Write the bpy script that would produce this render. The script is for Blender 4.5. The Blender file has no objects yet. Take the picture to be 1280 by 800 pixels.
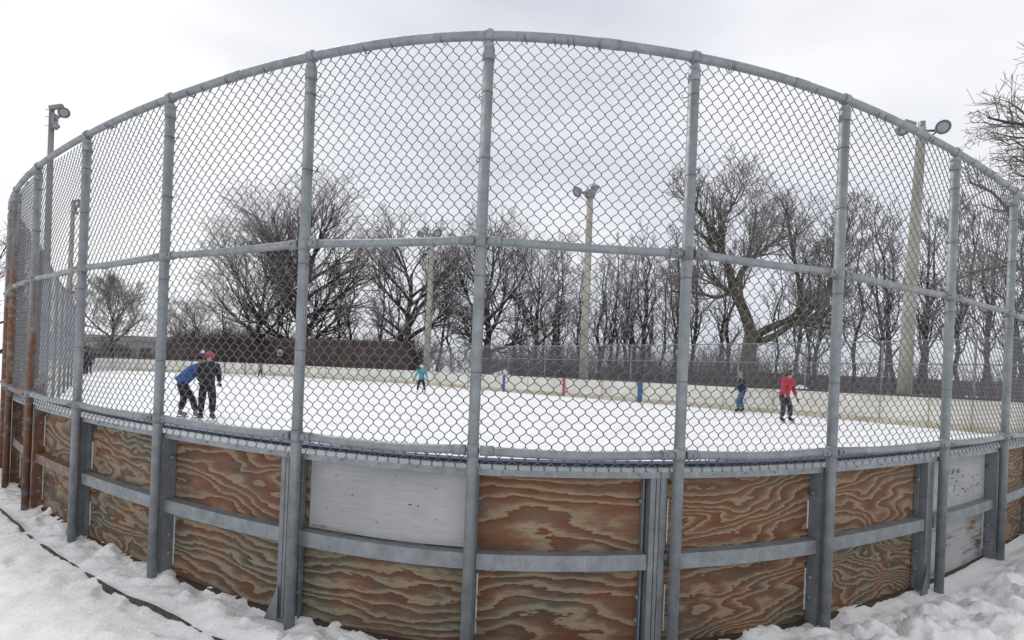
import bpy, bmesh, math, random
from mathutils import Vector, Matrix, noise
R = math.radians
scene = bpy.context.scene
COL = scene.collection

# ------------------------------------------------------------------ camera
F = 620.0                       # focal length in pixels of a 1280 wide frame
ROLL = 0.04
CAMZ = 1.53                     # camera height over the ice (z = 0)
CY0 = 458.0
cs, sn = math.cos(ROLL), math.sin(ROLL)
cd = bpy.data.cameras.new('camera')
cam = bpy.data.objects.new('camera', cd); COL.objects.link(cam)
cd.sensor_fit = 'HORIZONTAL'; cd.sensor_width = 36.0
cd.lens = F / 1280.0 * 36.0
cd.shift_y = (CY0 - 400.0) / 1280.0
cd.clip_start = 0.05; cd.clip_end = 2000
cam.matrix_world = Matrix(((cs, -sn, 0, 0), (0, 0, -1, 0), (sn, cs, 0, CAMZ), (0, 0, 0, 1)))
scene.camera = cam

def ray(px, py):
    dx, dy = px - 640.0, py - CY0
    return (cs * dx + sn * dy) / F, -(-sn * dx + cs * dy) / F
def at(px, py, Y):
    a, b = ray(px, py)
    return Vector((a * Y, Y, CAMZ + b * Y))
def on_plane(px, py, z=0.0):
    a, b = ray(px, py)
    Y = (z - CAMZ) / b
    return Vector((a * Y, Y, z))

# ------------------------------------------------------------------ materials
def mat(name):
    m = bpy.data.materials.new(name); m.use_nodes = True
    return m, m.node_tree.nodes, m.node_tree.links, m.node_tree.nodes['Principled BSDF']
def N(nodes, t, **kw):
    n = nodes.new(t)
    for k, v in kw.items():
        if k in n.inputs: n.inputs[k].default_value = v
        else: setattr(n, k, v)
    return n
def ramp(nodes, stops, interp='LINEAR'):
    r = nodes.new('ShaderNodeValToRGB'); e = r.color_ramp; e.interpolation = interp
    while len(e.elements) < len(stops): e.elements.new(0.5)
    for el, (p, c) in zip(e.elements, stops):
        el.position = p
        el.color = (c, c, c, 1) if isinstance(c, (int, float)) else (*c, 1)
    return r
def mixc(nodes, links, fac, a, b, mode='MIX'):
    m = nodes.new('ShaderNodeMix'); m.data_type = 'RGBA'; m.blend_type = mode
    for s, v in ((m.inputs[0], fac), (m.inputs[6], a), (m.inputs[7], b)):
        if isinstance(v, (int, float)): s.default_value = v
        elif isinstance(v, tuple): s.default_value = (*v, 1)
        else: links.new(v, s)
    return m.outputs[2]
def bump(nodes, links, bsdf, h, strength=0.3, dist=0.01):
    b = N(nodes, 'ShaderNodeBump', Strength=strength, Distance=dist)
    links.new(h, b.inputs['Height']); links.new(b.outputs[0], bsdf.inputs['Normal'])

def m_noisy(name, c1, c2, scale=6.0, rough=0.8, metal=0.0, bmp=0.0, bscale=None, detail=4.0, stretch=None, lo=.35, hi=.65):
    m, n, l, b = mat(name)
    tc = N(n, 'ShaderNodeTexCoord')
    vec = tc.outputs['Object']
    if stretch:
        mp = N(n, 'ShaderNodeMapping'); mp.inputs['Scale'].default_value = stretch
        l.new(vec, mp.inputs[0]); vec = mp.outputs[0]
    t = N(n, 'ShaderNodeTexNoise', Scale=scale, Detail=detail); l.new(vec, t.inputs['Vector'])
    r = ramp(n, [(lo, c1), (hi, c2)]); l.new(t.outputs['Fac'], r.inputs[0])
    l.new(r.outputs[0], b.inputs['Base Color'])
    b.inputs['Roughness'].default_value = rough; b.inputs['Metallic'].default_value = metal
    if bmp:
        t2 = N(n, 'ShaderNodeTexNoise', Scale=bscale or scale * 4, Detail=5.0); l.new(vec, t2.inputs['Vector'])
        bump(n, l, b, t2.outputs['Fac'], 0.6, bmp)
    return m

def m_galv(name, rust=0.0, dark=.96):
    m, n, l, b = mat(name)
    tc = N(n, 'ShaderNodeTexCoord'); v = tc.outputs['Object']
    vo = N(n, 'ShaderNodeTexVoronoi', Scale=55.0); l.new(v, vo.inputs['Vector'])
    n1 = N(n, 'ShaderNodeTexNoise', Scale=9.0, Detail=6.0, Roughness=.65); l.new(v, n1.inputs['Vector'])
    n2 = N(n, 'ShaderNodeTexNoise', Scale=30.0 if rust == 0 else 11.0, Detail=5.0); l.new(v, n2.inputs['Vector'])
    a, c = (.17 * dark, .19 * dark, .207 * dark), (.29 * dark, .315 * dark, .335 * dark)
    r1 = ramp(n, [(.3, a), (.7, c)]); l.new(n1.outputs['Fac'], r1.inputs[0])
    r2 = ramp(n, [(0.0, (.9, .91, .92)), (1.0, (1.08, 1.08, 1.075))]); l.new(vo.outputs['Color'], r2.inputs[0])
    col = mixc(n, l, .55, r1.outputs[0], r2.outputs[0], 'MULTIPLY')
    # pale drip streaks of oxide
    mp = N(n, 'ShaderNodeMapping'); mp.inputs['Scale'].default_value = (30, 30, 1.6); l.new(v, mp.inputs[0])
    n3 = N(n, 'ShaderNodeTexNoise', Scale=1.0, Detail=4.0); l.new(mp.outputs[0], n3.inputs['Vector'])
    r3 = ramp(n, [(.6, 0.0), (.78, .5)]); l.new(n3.outputs['Fac'], r3.inputs[0])
    col = mixc(n, l, r3.outputs[0], col, (.40 * dark, .42 * dark, .43 * dark))
    met = .35
    if rust > 0:
        mp2 = N(n, 'ShaderNodeMapping'); mp2.inputs['Scale'].default_value = (7, 7, .7); l.new(v, mp2.inputs[0])
        n4 = N(n, 'ShaderNodeTexNoise', Scale=1.0, Detail=7.0, Roughness=.6); l.new(mp2.outputs[0], n4.inputs['Vector'])
        sx = N(n, 'ShaderNodeSeparateXYZ'); l.new(v, sx.inputs[0])
        mr = N(n, 'ShaderNodeMapRange'); l.new(sx.outputs[2], mr.inputs[0])
        mr.inputs[1].default_value = 3.0 + rust * 1.2; mr.inputs[2].default_value = 0.4; mr.inputs[3].default_value = -.28; mr.inputs[4].default_value = .32
        ad = N(n, 'ShaderNodeMath', operation='ADD'); l.new(n4.outputs['Fac'], ad.inputs[0]); l.new(mr.outputs[0], ad.inputs[1])
        r4 = ramp(n, [(.56 - .15 * rust, 0.0), (.70 - .15 * rust, 1.0)]); l.new(ad.outputs[0], r4.inputs[0])
        rc = ramp(n, [(.3, (.20, .085, .034)), (.5, (.12, .052, .030)), (.62, (.17, .16, .15)), (.75, (.26, .15, .075))]); l.new(n2.outputs['Fac'], rc.inputs[0])
        col = mixc(n, l, r4.outputs[0], col, rc.outputs[0])
        mm = N(n, 'ShaderNodeMath', operation='MULTIPLY_ADD'); l.new(r4.outputs[0], mm.inputs[0]); mm.inputs[1].default_value = -met; mm.inputs[2].default_value = met
        l.new(mm.outputs[0], b.inputs['Metallic'])
    else: b.inputs['Metallic'].default_value = met
    l.new(col, b.inputs['Base Color'])
    rr = ramp(n, [(.3, .42), (.7, .68)]); l.new(n2.outputs['Fac'], rr.inputs[0]); l.new(rr.outputs[0], b.inputs['Roughness'])
    bump(n, l, b, n2.outputs['Fac'], .15, .002)
    return m

def m_plywood(seed, red=.5, rings=15.0, slope=3.0, paint=0.0, stretchv=2.1, ureach=.7):
    """weathered rotary-cut fir plywood: broad cathedral rings from level sets of a stretched noise"""
    rr = random.Random(seed * 7 + 3)
    m, n, l, b = mat('weathered_plywood')
    ureach *= rr.uniform(.65, 1.5); stretchv *= rr.uniform(.75, 1.4); jagk = rr.uniform(1.2, 2.7)
    uv = N(n, 'ShaderNodeUVMap')
    off = N(n, 'ShaderNodeVectorMath', operation='ADD'); l.new(uv.outputs[0], off.inputs[0])
    off.inputs[1].default_value = (rr.uniform(0, 90), rr.uniform(0, 90), rr.uniform(0, 50))
    def mapped(s):
        mp = N(n, 'ShaderNodeMapping'); mp.inputs['Scale'].default_value = s
        l.new(off.outputs[0], mp.inputs[0]); return mp.outputs[0]
    big = N(n, 'ShaderNodeTexNoise', Scale=1.0, Detail=2.0, Roughness=.4, Distortion=.35)
    l.new(mapped((ureach, stretchv, 1)), big.inputs['Vector'])
    jag = N(n, 'ShaderNodeTexNoise', Scale=1.0, Detail=4.0, Roughness=.55); l.new(mapped((3.6, 11, 1)), jag.inputs['Vector'])
    sm = N(n, 'ShaderNodeTexNoise', Scale=1.0, Detail=3.0, Roughness=.6); l.new(mapped((14, 60, 1)), sm.inputs['Vector'])
    sx = N(n, 'ShaderNodeSeparateXYZ'); l.new(off.outputs[0], sx.inputs[0])
    a = N(n, 'ShaderNodeMath', operation='MULTIPLY'); l.new(big.outputs['Fac'], a.inputs[0]); a.inputs[1].default_value = rings
    a1 = N(n, 'ShaderNodeMath', operation='MULTIPLY_ADD'); l.new(jag.outputs['Fac'], a1.inputs[0]); a1.inputs[1].default_value = jagk; l.new(a.outputs[0], a1.inputs[2])
    a2 = N(n, 'ShaderNodeMath', operation='MULTIPLY_ADD'); l.new(sm.outputs['Fac'], a2.inputs[0]); a2.inputs[1].default_value = .55; l.new(a1.outputs[0], a2.inputs[2])
    a3 = N(n, 'ShaderNodeMath', operation='MULTIPLY_ADD'); l.new(sx.outputs[1], a3.inputs[0]); a3.inputs[1].default_value = slope; l.new(a2.outputs[0], a3.inputs[2])
    fr = N(n, 'ShaderNodeMath', operation='FRACT'); l.new(a3.outputs[0], fr.inputs[0])
    ring = ramp(n, [(0.0, .95), (.04, .04), (.34 - .16 * red, .0), (.50 - .15 * red, .5), (.64 - .12 * red, .74), (.86, .9), (1.0, 1.0)]); l.new(fr.outputs[0], ring.inputs[0])
    fib = N(n, 'ShaderNodeTexNoise', Scale=1.0, Detail=4.0, Roughness=.6); l.new(mapped((5, 150, 1)), fib.inputs['Vector'])
    lown = N(n, 'ShaderNodeTexNoise', Scale=1.0, Detail=3.0); l.new(mapped((1.9, 3.1, 1)), lown.inputs['Vector'])
    rshift = .62 - .32 * red
    lr = ramp(n, [(rshift - .12, 0.0), (rshift + .14, 1.0)]); l.new(lown.outputs['Fac'], lr.inputs[0])
    tan = mixc(n, l, lr.outputs[0], (.222, .208, .155), (.265, .200, .130))
    drk = mixc(n, l, lr.outputs[0], (.056, .044, .034), (.125, .043, .021))
    col = mixc(n, l, ring.outputs[0], tan, drk)
    fb = ramp(n, [(.25, .66), (.75, 1.22)]); l.new(fib.outputs['Fac'], fb.inputs[0])
    col = mixc(n, l, .75, col, fb.outputs[0], 'MULTIPLY')
    # damp dark stain near the bottom edge of the sheet, and grey weathering
    st = N(n, 'ShaderNodeTexNoise', Scale=1.0, Detail=5.0); l.new(mapped((1.6, 9.0, 1)), st.inputs['Vector'])
    sr = ramp(n, [(.52, 0.0), (.75, .5)]); l.new(st.outputs['Fac'], sr.inputs[0])
    col = mixc(n, l, sr.outputs[0], col, (.12, .105, .085))
    if paint > 0:
        w = N(n, 'ShaderNodeTexNoise', Scale=1.0, Detail=8.0, Roughness=.72); l.new(mapped((3, 26, 1)), w.inputs['Vector'])
        w2 = N(n, 'ShaderNodeTexNoise', Scale=1.0, Detail=4.0); l.new(mapped((2.0, 2.5, 1)), w2.inputs['Vector'])
        s = N(n, 'ShaderNodeMath', operation='MULTIPLY_ADD'); l.new(w2.outputs['Fac'], s.inputs[0]); s.inputs[1].default_value = .6; l.new(w.outputs['Fac'], s.inputs[2])
        # paint worn from the sheet's ends and lower edge
        su = N(n, 'ShaderNodeSeparateXYZ'); l.new(uv.outputs[0], su.inputs[0])
        ev = N(n, 'ShaderNodeMapRange'); l.new(su.outputs[1], ev.inputs[0]); ev.inputs[1].default_value = .475; ev.inputs[2].default_value = .60; ev.inputs[3].default_value = -.34; ev.inputs[4].default_value = 0.0
        s_ = N(n, 'ShaderNodeMath', operation='ADD'); l.new(s.outputs[0], s_.inputs[0])
        if paint > 1: l.new(ev.outputs[0], s_.inputs[1])
        else: s_.inputs[1].default_value = 0
        s = s_
        pr = ramp(n, [(.30 + .65 * (1 - paint), 0.0), (.50 + .55 * (1 - paint), 1.0)]); l.new(s.outputs[0], pr.inputs[0])
        pc = ramp(n, [(.3, (.30, .308, .318)), (.7, (.41, .415, .42))]); l.new(w2.outputs['Fac'], pc.inputs[0])
        pf = mixc(n, l, .55, pc.outputs[0], fb.outputs[0], 'MULTIPLY')
        col = mixc(n, l, pr.outputs[0], col, pf)
    l.new(col, b.inputs['Base Color']); b.inputs['Roughness'].default_value = .78
    b.inputs['Specular IOR Level'].default_value = .3
    hh = N(n, 'ShaderNodeMath', operation='MULTIPLY_ADD'); l.new(ring.outputs[0], hh.inputs[0]); hh.inputs[1].default_value = .5; l.new(fib.outputs['Fac'], hh.inputs[2])
    bump(n, l, b, hh.outputs[0], .35, .003)
    return m

def m_snow(name, c1, c2, scale, specks=False, bm=.03):
    m, n, l, b = mat(name)
    tc = N(n, 'ShaderNodeTexCoord'); v = tc.outputs['Object']
    t = N(n, 'ShaderNodeTexNoise', Scale=scale, Detail=6.0, Roughness=.6); l.new(v, t.inputs['Vector'])
    r = ramp(n, [(.3, c1), (.6, c2)]); l.new(t.outputs['Fac'], r.inputs[0]); col = r.outputs[0]
    if specks:
        s = N(n, 'ShaderNodeTexNoise', Scale=34.0, Detail=2.0); l.new(v, s.inputs['Vector'])
        sr = ramp(n, [(.74, 0.0), (.79, .7)]); l.new(s.outputs['Fac'], sr.inputs[0])
        col = mixc(n, l, sr.outputs[0], col, (.20, .17, .15))
        s2 = N(n, 'ShaderNodeTexNoise', Scale=3.2, Detail=5.0, Roughness=.7); l.new(v, s2.inputs['Vector'])
        sr2 = ramp(n, [(.55, 0.0), (.8, .4)]); l.new(s2.outputs['Fac'], sr2.inputs[0])
        col = mixc(n, l, sr2.outputs[0], col, (.60, .56, .54))
    l.new(col, b.inputs['Base Color']); b.inputs['Roughness'].default_value = .65
    b.inputs['Specular IOR Level'].default_value = .25
    t2 = N(n, 'ShaderNodeTexNoise', Scale=scale * 9, Detail=6.0, Roughness=.65); l.new(v, t2.inputs['Vector'])
    bump(n, l, b, t2.outputs['Fac'], .6, bm)
    return m

def m_flat(name, c, rough=.7, metal=0.0, var=.25, scale=20.0):
    lo = tuple(x * (1 - var) for x in c); hi = tuple(min(1, x * (1 + var)) for x in c)
    return m_noisy(name, lo, hi, scale, rough, metal)

M = {}
M['galv'] = m_galv('galvanized_steel')
M['galv_rail'] = m_galv('galvanized_pipe', dark=1.0)
M['galv_dark'] = m_galv('dull_galvanized_steel', dark=.80)
M['rust'] = m_galv('rusting_steel', rust=.75)
M['rust_more'] = m_galv('rusty_steel', rust=1.15)
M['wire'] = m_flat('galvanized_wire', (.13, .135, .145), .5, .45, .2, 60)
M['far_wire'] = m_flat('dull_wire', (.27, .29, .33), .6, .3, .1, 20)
M['bolt'] = m_flat('dark_bolt', (.06, .06, .065), .6, .5)
M['blue'] = m_flat('blue_paint', (.018, .034, .085), .45, 0, .3, 8)
M['snow'] = m_snow('trodden_snow', (.80, .80, .815), (.90, .90, .91), 4.0, True, .03)
M['ice'] = m_snow('snowy_ice', (.62, .64, .67), (.73, .74, .76), 1.1, False, .012)
M['cream'] = m_noisy('cream_board', (.60, .585, .52), (.75, .735, .68), 1.3, .55, 0, 0, None, 6)
M['kick'] = m_noisy('yellowed_kick_plate', (.46, .40, .29), (.61, .565, .46), 1.7, .6, 0, 0, None, 6)
M['seam'] = m_flat('board_seam', (.30, .28, .24), .8)
M['captrim'] = m_flat('dark_cap_trim', (.075, .07, .068), .6)
M['line_blue'] = m_flat('blue_line_paint', (.03, .10, .26), .5)
M['line_red'] = m_flat('red_line_paint', (.42, .07, .09), .5)
M['bark'] = m_noisy('dark_bark', (.022, .018, .017), (.064, .054, .051), 7.0, .95, 0, .02, 20, stretch=(1, 1, .25))
M['twig'] = m_noisy('twig_bark', (.085, .072, .076), (.155, .134, .138), 2.0, .9)
M['bark_moss'] = m_noisy('mossy_bark', (.036, .033, .024), (.095, .086, .055), 5.0, .95, 0, .03, 18, stretch=(1, 1, .3))
M['twig_pale'] = m_noisy('pale_twig_bark', (.10, .086, .082), (.18, .155, .145), 2.0, .9)
M['brush'] = m_noisy('red_brown_brush', (.06, .045, .044), (.125, .09, .084), .4, .95)
M['concrete'] = m_noisy('pole_concrete', (.25, .235, .20), (.38, .36, .315), 2.2, .9, 0, .006, 40, 6, (1, 1, .35))
M['polewood'] = m_noisy('grey_pole_wood', (.15, .145, .14), (.24, .232, .222), 3.0, .9, 0, .006, 30, 6, (1, 1, .2))
M['lamp_metal'] = m_flat('lamp_housing', (.20, .205, .215), .5, .4)
M['lamp_glass'] = m_flat('lamp_glass', (.22, .235, .26), .25, 0, .15)
M['sill'] = m_noisy('damp_maroon_wood', (.028, .017, .015), (.065, .033, .026), 7, .8, 0, .004, 40, 5, (1, 1, 3))
M['kerb'] = m_noisy('damp_edging_wood', (.035, .028, .024), (.12, .085, .065), 9, .9, 0, .008, 40)

def m_boards(name, c1, c2, width):
    m, n, l, b = mat(name)
    tc = N(n, 'ShaderNodeTexCoord'); sx = N(n, 'ShaderNodeSeparateXYZ'); l.new(tc.outputs['Object'], sx.inputs[0])
    d = N(n, 'ShaderNodeMath', operation='DIVIDE'); l.new(sx.outputs[0], d.inputs[0]); d.inputs[1].default_value = width
    fl = N(n, 'ShaderNodeMath', operation='FLOOR'); l.new(d.outputs[0], fl.inputs[0])
    wn = N(n, 'ShaderNodeTexWhiteNoise', noise_dimensions='1D'); l.new(fl.outputs[0], wn.inputs['W'])
    r = ramp(n, [(0, c1), (1, c2)]); l.new(wn.outputs['Value'], r.inputs[0])
    fr = N(n, 'ShaderNodeMath', operation='FRACT'); l.new(d.outputs[0], fr.inputs[0])
    g = ramp(n, [(0, .35), (.07, 1.0), (.93, 1.0), (1, .35)]); l.new(fr.outputs[0], g.inputs[0])
    t = N(n, 'ShaderNodeTexNoise', Scale=.8, Detail=6.0); l.new(tc.outputs['Object'], t.inputs['Vector'])
    tr = ramp(n, [(.3, .7), (.7, 1.25)]); l.new(t.outputs['Fac'], tr.inputs[0])
    c = mixc(n, l, 1.0, r.outputs[0], g.outputs[0], 'MULTIPLY'); c = mixc(n, l, 1.0, c, tr.outputs[0], 'MULTIPLY')
    l.new(c, b.inputs['Base Color']); b.inputs['Roughness'].default_value = .9
    return m
M['brown_boards'] = m_boards('brown_stained_boards', (.066, .049, .045), (.092, .062, .056), .28)
M['grey_wall'] = m_noisy('grey_siding', (.30, .295, .29), (.38, .375, .37), .35, .9)
M['grey_roof'] = m_noisy('dull_roof', (.24, .235, .235), (.30, .295, .295), .6, .9)
M['dark_glass'] = m_flat('dark_window', (.05, .055, .06), .25)
M['sign_white'] = m_flat('white_sign', (.62, .62, .61), .6, 0, .1)
M['ink'] = m_flat('faded_ink', (.06, .06, .065), .8)
M['skin'] = m_flat('skin', (.46, .29, .21), .6, 0, .08)
M['hair'] = m_flat('dark_hair', (.025, .018, .015), .6)
def cloth(name, c): return m_noisy(name, tuple(x * .75 for x in c), tuple(min(1, x * 1.2) for x in c), 18, .85, 0, .006, 12)
for k, c in (('c_blue', (.035, .105, .34)), ('c_black', (.016, .017, .024)), ('c_navy', (.018, .028, .062)), ('c_cyan', (.045, .32, .42)),
             ('c_red', (.42, .022, .045)), ('c_jean', (.055, .105, .21)), ('c_plum', (.04, .034, .046)), ('c_pink', (.36, .045, .085)),
             ('c_white', (.62, .62, .62)), ('c_grey', (.22, .22, .23)), ('c_tan', (.30, .24, .17))):
    M[k] = cloth(k[2:] + '_cloth', c)
M['steel'] = m_flat('skate_steel', (.5, .5, .52), .3, .9)

# ------------------------------------------------------------------ mesh helpers
class MB:
    def __init__(s): s.v = []; s.f = []; s.uv = {}; s.smooth = []
    def add(s, vs, fs, smooth=False, uvs=None):
        b = len(s.v); s.v.extend(Vector(v) for v in vs)
        for i, f in enumerate(fs):
            if uvs: s.uv[len(s.f)] = uvs[i]
            s.f.append([b + k for k in f]); s.smooth.append(smooth)
    def box(s, c, x, y, z):              # centre, three half-axis vectors
        c, x, y, z = Vector(c), Vector(x), Vector(y), Vector(z)
        s.add([c - x - y - z, c + x - y - z, c + x + y - z, c - x + y - z, c - x - y + z, c + x - y + z, c + x + y + z, c - x + y + z],
              [(3, 2, 1, 0), (4, 5, 6, 7), (0, 1, 5, 4), (1, 2, 6, 5), (2, 3, 7, 6), (3, 0, 4, 7)])
    def abox(s, x0, x1, y0, y1, z0, z1):
        s.box(((x0 + x1) / 2, (y0 + y1) / 2, (z0 + z1) / 2), ((x1 - x0) / 2, 0, 0), (0, (y1 - y0) / 2, 0), (0, 0, (z1 - z0) / 2))
    def tube(s, pts, rad, n=8, cap=True):
        pts = [Vector(p) for p in pts]; L = len(pts)
        if not isinstance(rad, (list, tuple)): rad = [rad] * L
        b = len(s.v); u = None
        for i, p in enumerate(pts):
            t = (pts[min(i + 1, L - 1)] - pts[max(i - 1, 0)])
            if t.length < 1e-9: t = Vector((0, 0, 1))
            t.normalize()
            if u is None:
                u = t.cross(Vector((0, 0, 1))) if abs(t.z) < .9 else t.cross(Vector((1, 0, 0)))
            u = u - t * u.dot(t)
            if u.length < 1e-6: u = t.orthogonal()
            u.normalize(); w = t.cross(u)
            r = rad[i]
            for k in range(n):
                a = 2 * math.pi * k / n
                s.v.append(p + u * (r * math.cos(a)) + w * (r * math.sin(a)))
        for i in range(L - 1):
            for k in range(n):
                k2 = (k + 1) % n
                s.f.append([b + i * n + k, b + i * n + k2, b + (i + 1) * n + k2, b + (i + 1) * n + k]); s.smooth.append(n > 4)
        if cap:
            s.f.append([b + k for k in range(n - 1, -1, -1)]); s.smooth.append(False)
            s.f.append([b + (L - 1) * n + k for k in range(n)]); s.smooth.append(False)
    def lathe(s, o, axis, prof, n=16):   # profile of (distance along the axis, radius)
        o, ax = Vector(o), Vector(axis).normalized()
        s.tube_profile([o + ax * d for d, r in prof], [r for d, r in prof], ax, n)
    def tube_profile(s, pts, rad, ax, n):
        b = len(s.v); u = ax.orthogonal().normalized(); w = ax.cross(u)
        for p, r in zip(pts, rad):
            for k in range(n):
                a = 2 * math.pi * k / n
                s.v.append(p + u * (r * math.cos(a)) + w * (r * math.sin(a)))
        for i in range(len(pts) - 1):
            for k in range(n):
                k2 = (k + 1) % n
                s.f.append([b + i * n + k, b + i * n + k2, b + (i + 1) * n + k2, b + (i + 1) * n + k]); s.smooth.append(True)
        s.f.append([b + k for k in range(n - 1, -1, -1)]); s.smooth.append(False)
        s.f.append([b + (len(pts) - 1) * n + k for k in range(n)]); s.smooth.append(False)
    def ball(s, c, r, n=8, m=6, sc=(1, 1, 1)):
        c = Vector(c); b = len(s.v)
        for i in range(m + 1):
            th = math.pi * i / m
            for k in range(n):
                a = 2 * math.pi * k / n
                s.v.append(c + Vector((r * sc[0] * math.sin(th) * math.cos(a), r * sc[1] * math.sin(th) * math.sin(a), r * sc[2] * math.cos(th))))
        for i in range(m):
            for k in range(n):
                k2 = (k + 1) % n
                s.f.append([b + i * n + k, b + (i + 1) * n + k, b + (i + 1) * n + k2, b + i * n + k2]); s.smooth.append(True)
    def build(s, name, material, parent=None, origin=None):
        if parent is not None:
            o0 = Vector(parent.get('_o', (0, 0, 0)))
        else: o0 = Vector(origin or (0, 0, 0))
        me = bpy.data.meshes.new(name)
        me.from_pydata([tuple(v - o0) for v in s.v], [], s.f)
        me.polygons.foreach_set('use_smooth', s.smooth)
        if s.uv:
            lay = me.uv_layers.new(name='UVMap')
            for pi, p in enumerate(me.polygons):
                if pi in s.uv:
                    for li, uvc in zip(p.loop_indices, s.uv[pi]): lay.data[li].uv = uvc
        me.materials.append(material); me.update()
        ob = bpy.data.objects.new(name, me); COL.objects.link(ob)
        if parent is not None: ob.parent = parent; ob['_o'] = tuple(o0)
        else: ob.location = o0; ob['_o'] = tuple(o0)
        return ob

def tag(o, label, cat, group=None):
    o['label'] = label; o['category'] = cat
    if group: o['group'] = group
    return o
def thing(name, label, cat, loc=(0, 0, 0), group=None):
    o = bpy.data.objects.new(name, None); COL.objects.link(o); o.empty_display_size = .3
    o.location = loc; o['_o'] = tuple(loc)
    return tag(o, label, cat, group)
def struct(o, kind='structure'): o['kind'] = kind; return o
def copy_tree(o, loc=None, rz=None, sc=None, parent=None):
    c = o.copy(); COL.objects.link(c)
    if parent is not None: c.parent = parent
    else:
        if loc is not None: c.location = loc
        if rz is not None: c.rotation_euler = (0, 0, rz)
        if sc is not None: c.scale = sc
    for ch in o.children: copy_tree(ch, parent=c)
    return c

# ------------------------------------------------------------------ the curve of the near fence
# (top of post, foot of the mesh at the post) read off the photograph; depth comes from the post's apparent height
ZT, ZM, ZB, ZG = 3.565, 2.298, 1.003, -.28
PX = {-6: ((12, 266), (7, 482)), -5: ((20, 240), (12, 487)), -4: ((48, 210), (37, 495)), -3: ((110.8, 170), (95, 507)), -2: ((214.5, 122), (197, 522)),
      -1: ((391, 70), (370, 544)), 0: ((611, 46), (592, 564)), 1: ((868, 70), (850, 567)), 2: ((1057, 124), (1039.5, 564)),
      3: ((1197, 190), (1179, 554)), 4: ((1269, 240), (1255, 547))}
POST = {}
for i, (t, b) in PX.items():
    Y = (ZT - ZB) * F / math.hypot(t[0] - b[0], t[1] - b[1])
    a1, e1 = ray(*t); a2, e2 = ray(*b)
    POST[i] = Vector(((a1 + a2) / 2 * Y, Y, 0))
d6 = (POST[-5] - POST[-6])
POST[5] = POST[4] + (POST[4] - POST[3]) * 1.06 + Vector((.02, .10, 0))
POST[6] = POST[5] + (POST[5] - POST[4]) + Vector((-.02, .05, 0))
POST[7] = POST[6] + (POST[6] - POST[5]) + Vector((-.02, .05, 0))
side_dir = (Vector((-21.0, 24.0, 0)) - POST[-6]).normalized()
for k in range(1, 4): POST[-6 - k] = POST[-6] + side_dir * 1.35 * k
I0, I1 = -9, 7
def P(t):
    t = max(I0, min(I1 - 1e-6, t)); i = math.floor(t); u = t - i
    p0 = POST[max(i - 1, I0)]; p1 = POST[i]; p2 = POST[min(i + 1, I1)]; p3 = POST[min(i + 2, I1)]
    return .5 * ((2 * p1) + (p2 - p0) * u + (2 * p0 - 5 * p1 + 4 * p2 - p3) * u * u + (3 * p1 - p0 - 3 * p2 + p3) * u ** 3)
def TAN(t): return (P(min(t + .02, I1)) - P(max(t - .02, I0))).normalized()
def NRM(t):                                   # towards the rink
    d = TAN(t); return Vector((-d.y, d.x, 0))
def Q(t, off, z):
    p = P(t) + NRM(t) * off
    return Vector((p.x, p.y, z))
def sweep(mb, t0, t1, prof, step=.0834, cap=True, uvz=False):
    """closed profile of (offset, z) swept along the curve"""
    k = max(2, int(math.ceil((t1 - t0) / step)))
    ts = [t0 + (t1 - t0) * j / k for j in range(k + 1)]
    n = len(prof); vs = []; fs = []; uvs = []
    s = [0.0]
    for j in range(k): s.append(s[-1] + (P(ts[j + 1]) - P(ts[j])).length)
    u0 = t0 * 1.25
    for t in ts:
        for o, z in prof: vs.append(Q(t, o, z))
    for j in range(k):
        for q in range(n):
            q2 = (q + 1) % n
            fs.append((j * n + q, (j + 1) * n + q, (j + 1) * n + q2, j * n + q2))
            uvs.append(((s[j] + u0, prof[q][1] + prof[q][0]), (s[j + 1] + u0, prof[q][1] + prof[q][0]), (s[j + 1] + u0, prof[q2][1] + prof[q2][0]), (s[j] + u0, prof[q2][1] + prof[q2][0])))
    if cap:
        fs.append(tuple(range(n))); uvs.append([(u0, z) for o, z in prof])
        fs.append(tuple(k * n + q for q in range(n - 1, -1, -1))); uvs.append([(s[-1] + u0, z) for o, z in reversed(prof)])
    mb.add(vs, fs, False, uvs)
def rect(o0, o1, z0, z1): return [(o0, z0), (o1, z0), (o1, z1), (o0, z1)]
def ltox(t, dist): return t + dist / max(.2, (P(t + .05) - P(t - .05)).length / .1)   # curve parameter 'dist' metres on

# ------------------------------------------------------------------ chain link
def wire_net(mb, point, nx, z0, z1, nz, r, sides=4, bulge=.0, rng=None, detail=2):
    """nx zigzag wires side by side; point(u, z, off): u counts diamonds"""
    h = (z1 - z0) / nz / 2.0
    for i in range(nx):
        pts = []
        for j in range(2 * nz + 1):
            right = (j + i) % 2 == 0
            u = i + (1.0 if right else 0.0)
            z = z0 + j * h
            jig = (rng.uniform(-.02, .02) if rng else 0)
            if detail == 2:
                e = .10
                # rounded bend where this wire hooks its neighbour
                sg = 1 if right else -1
                zj = z + h * jig * 2
                pts.append(point(u - sg * .30 + jig, zj - h * .40, -r * .5))
                pts.append(point(u - sg * .03 + jig, zj - h * .17, -r))
                pts.append(point(u - sg * .03 + jig, zj + h * .17, r))
                pts.append(point(u - sg * .30 + jig, zj + h * .40, r * .5))
            else:
                pts.append(point(u + jig, z, 0))
        mb.tube(pts, r, sides, False)

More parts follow.
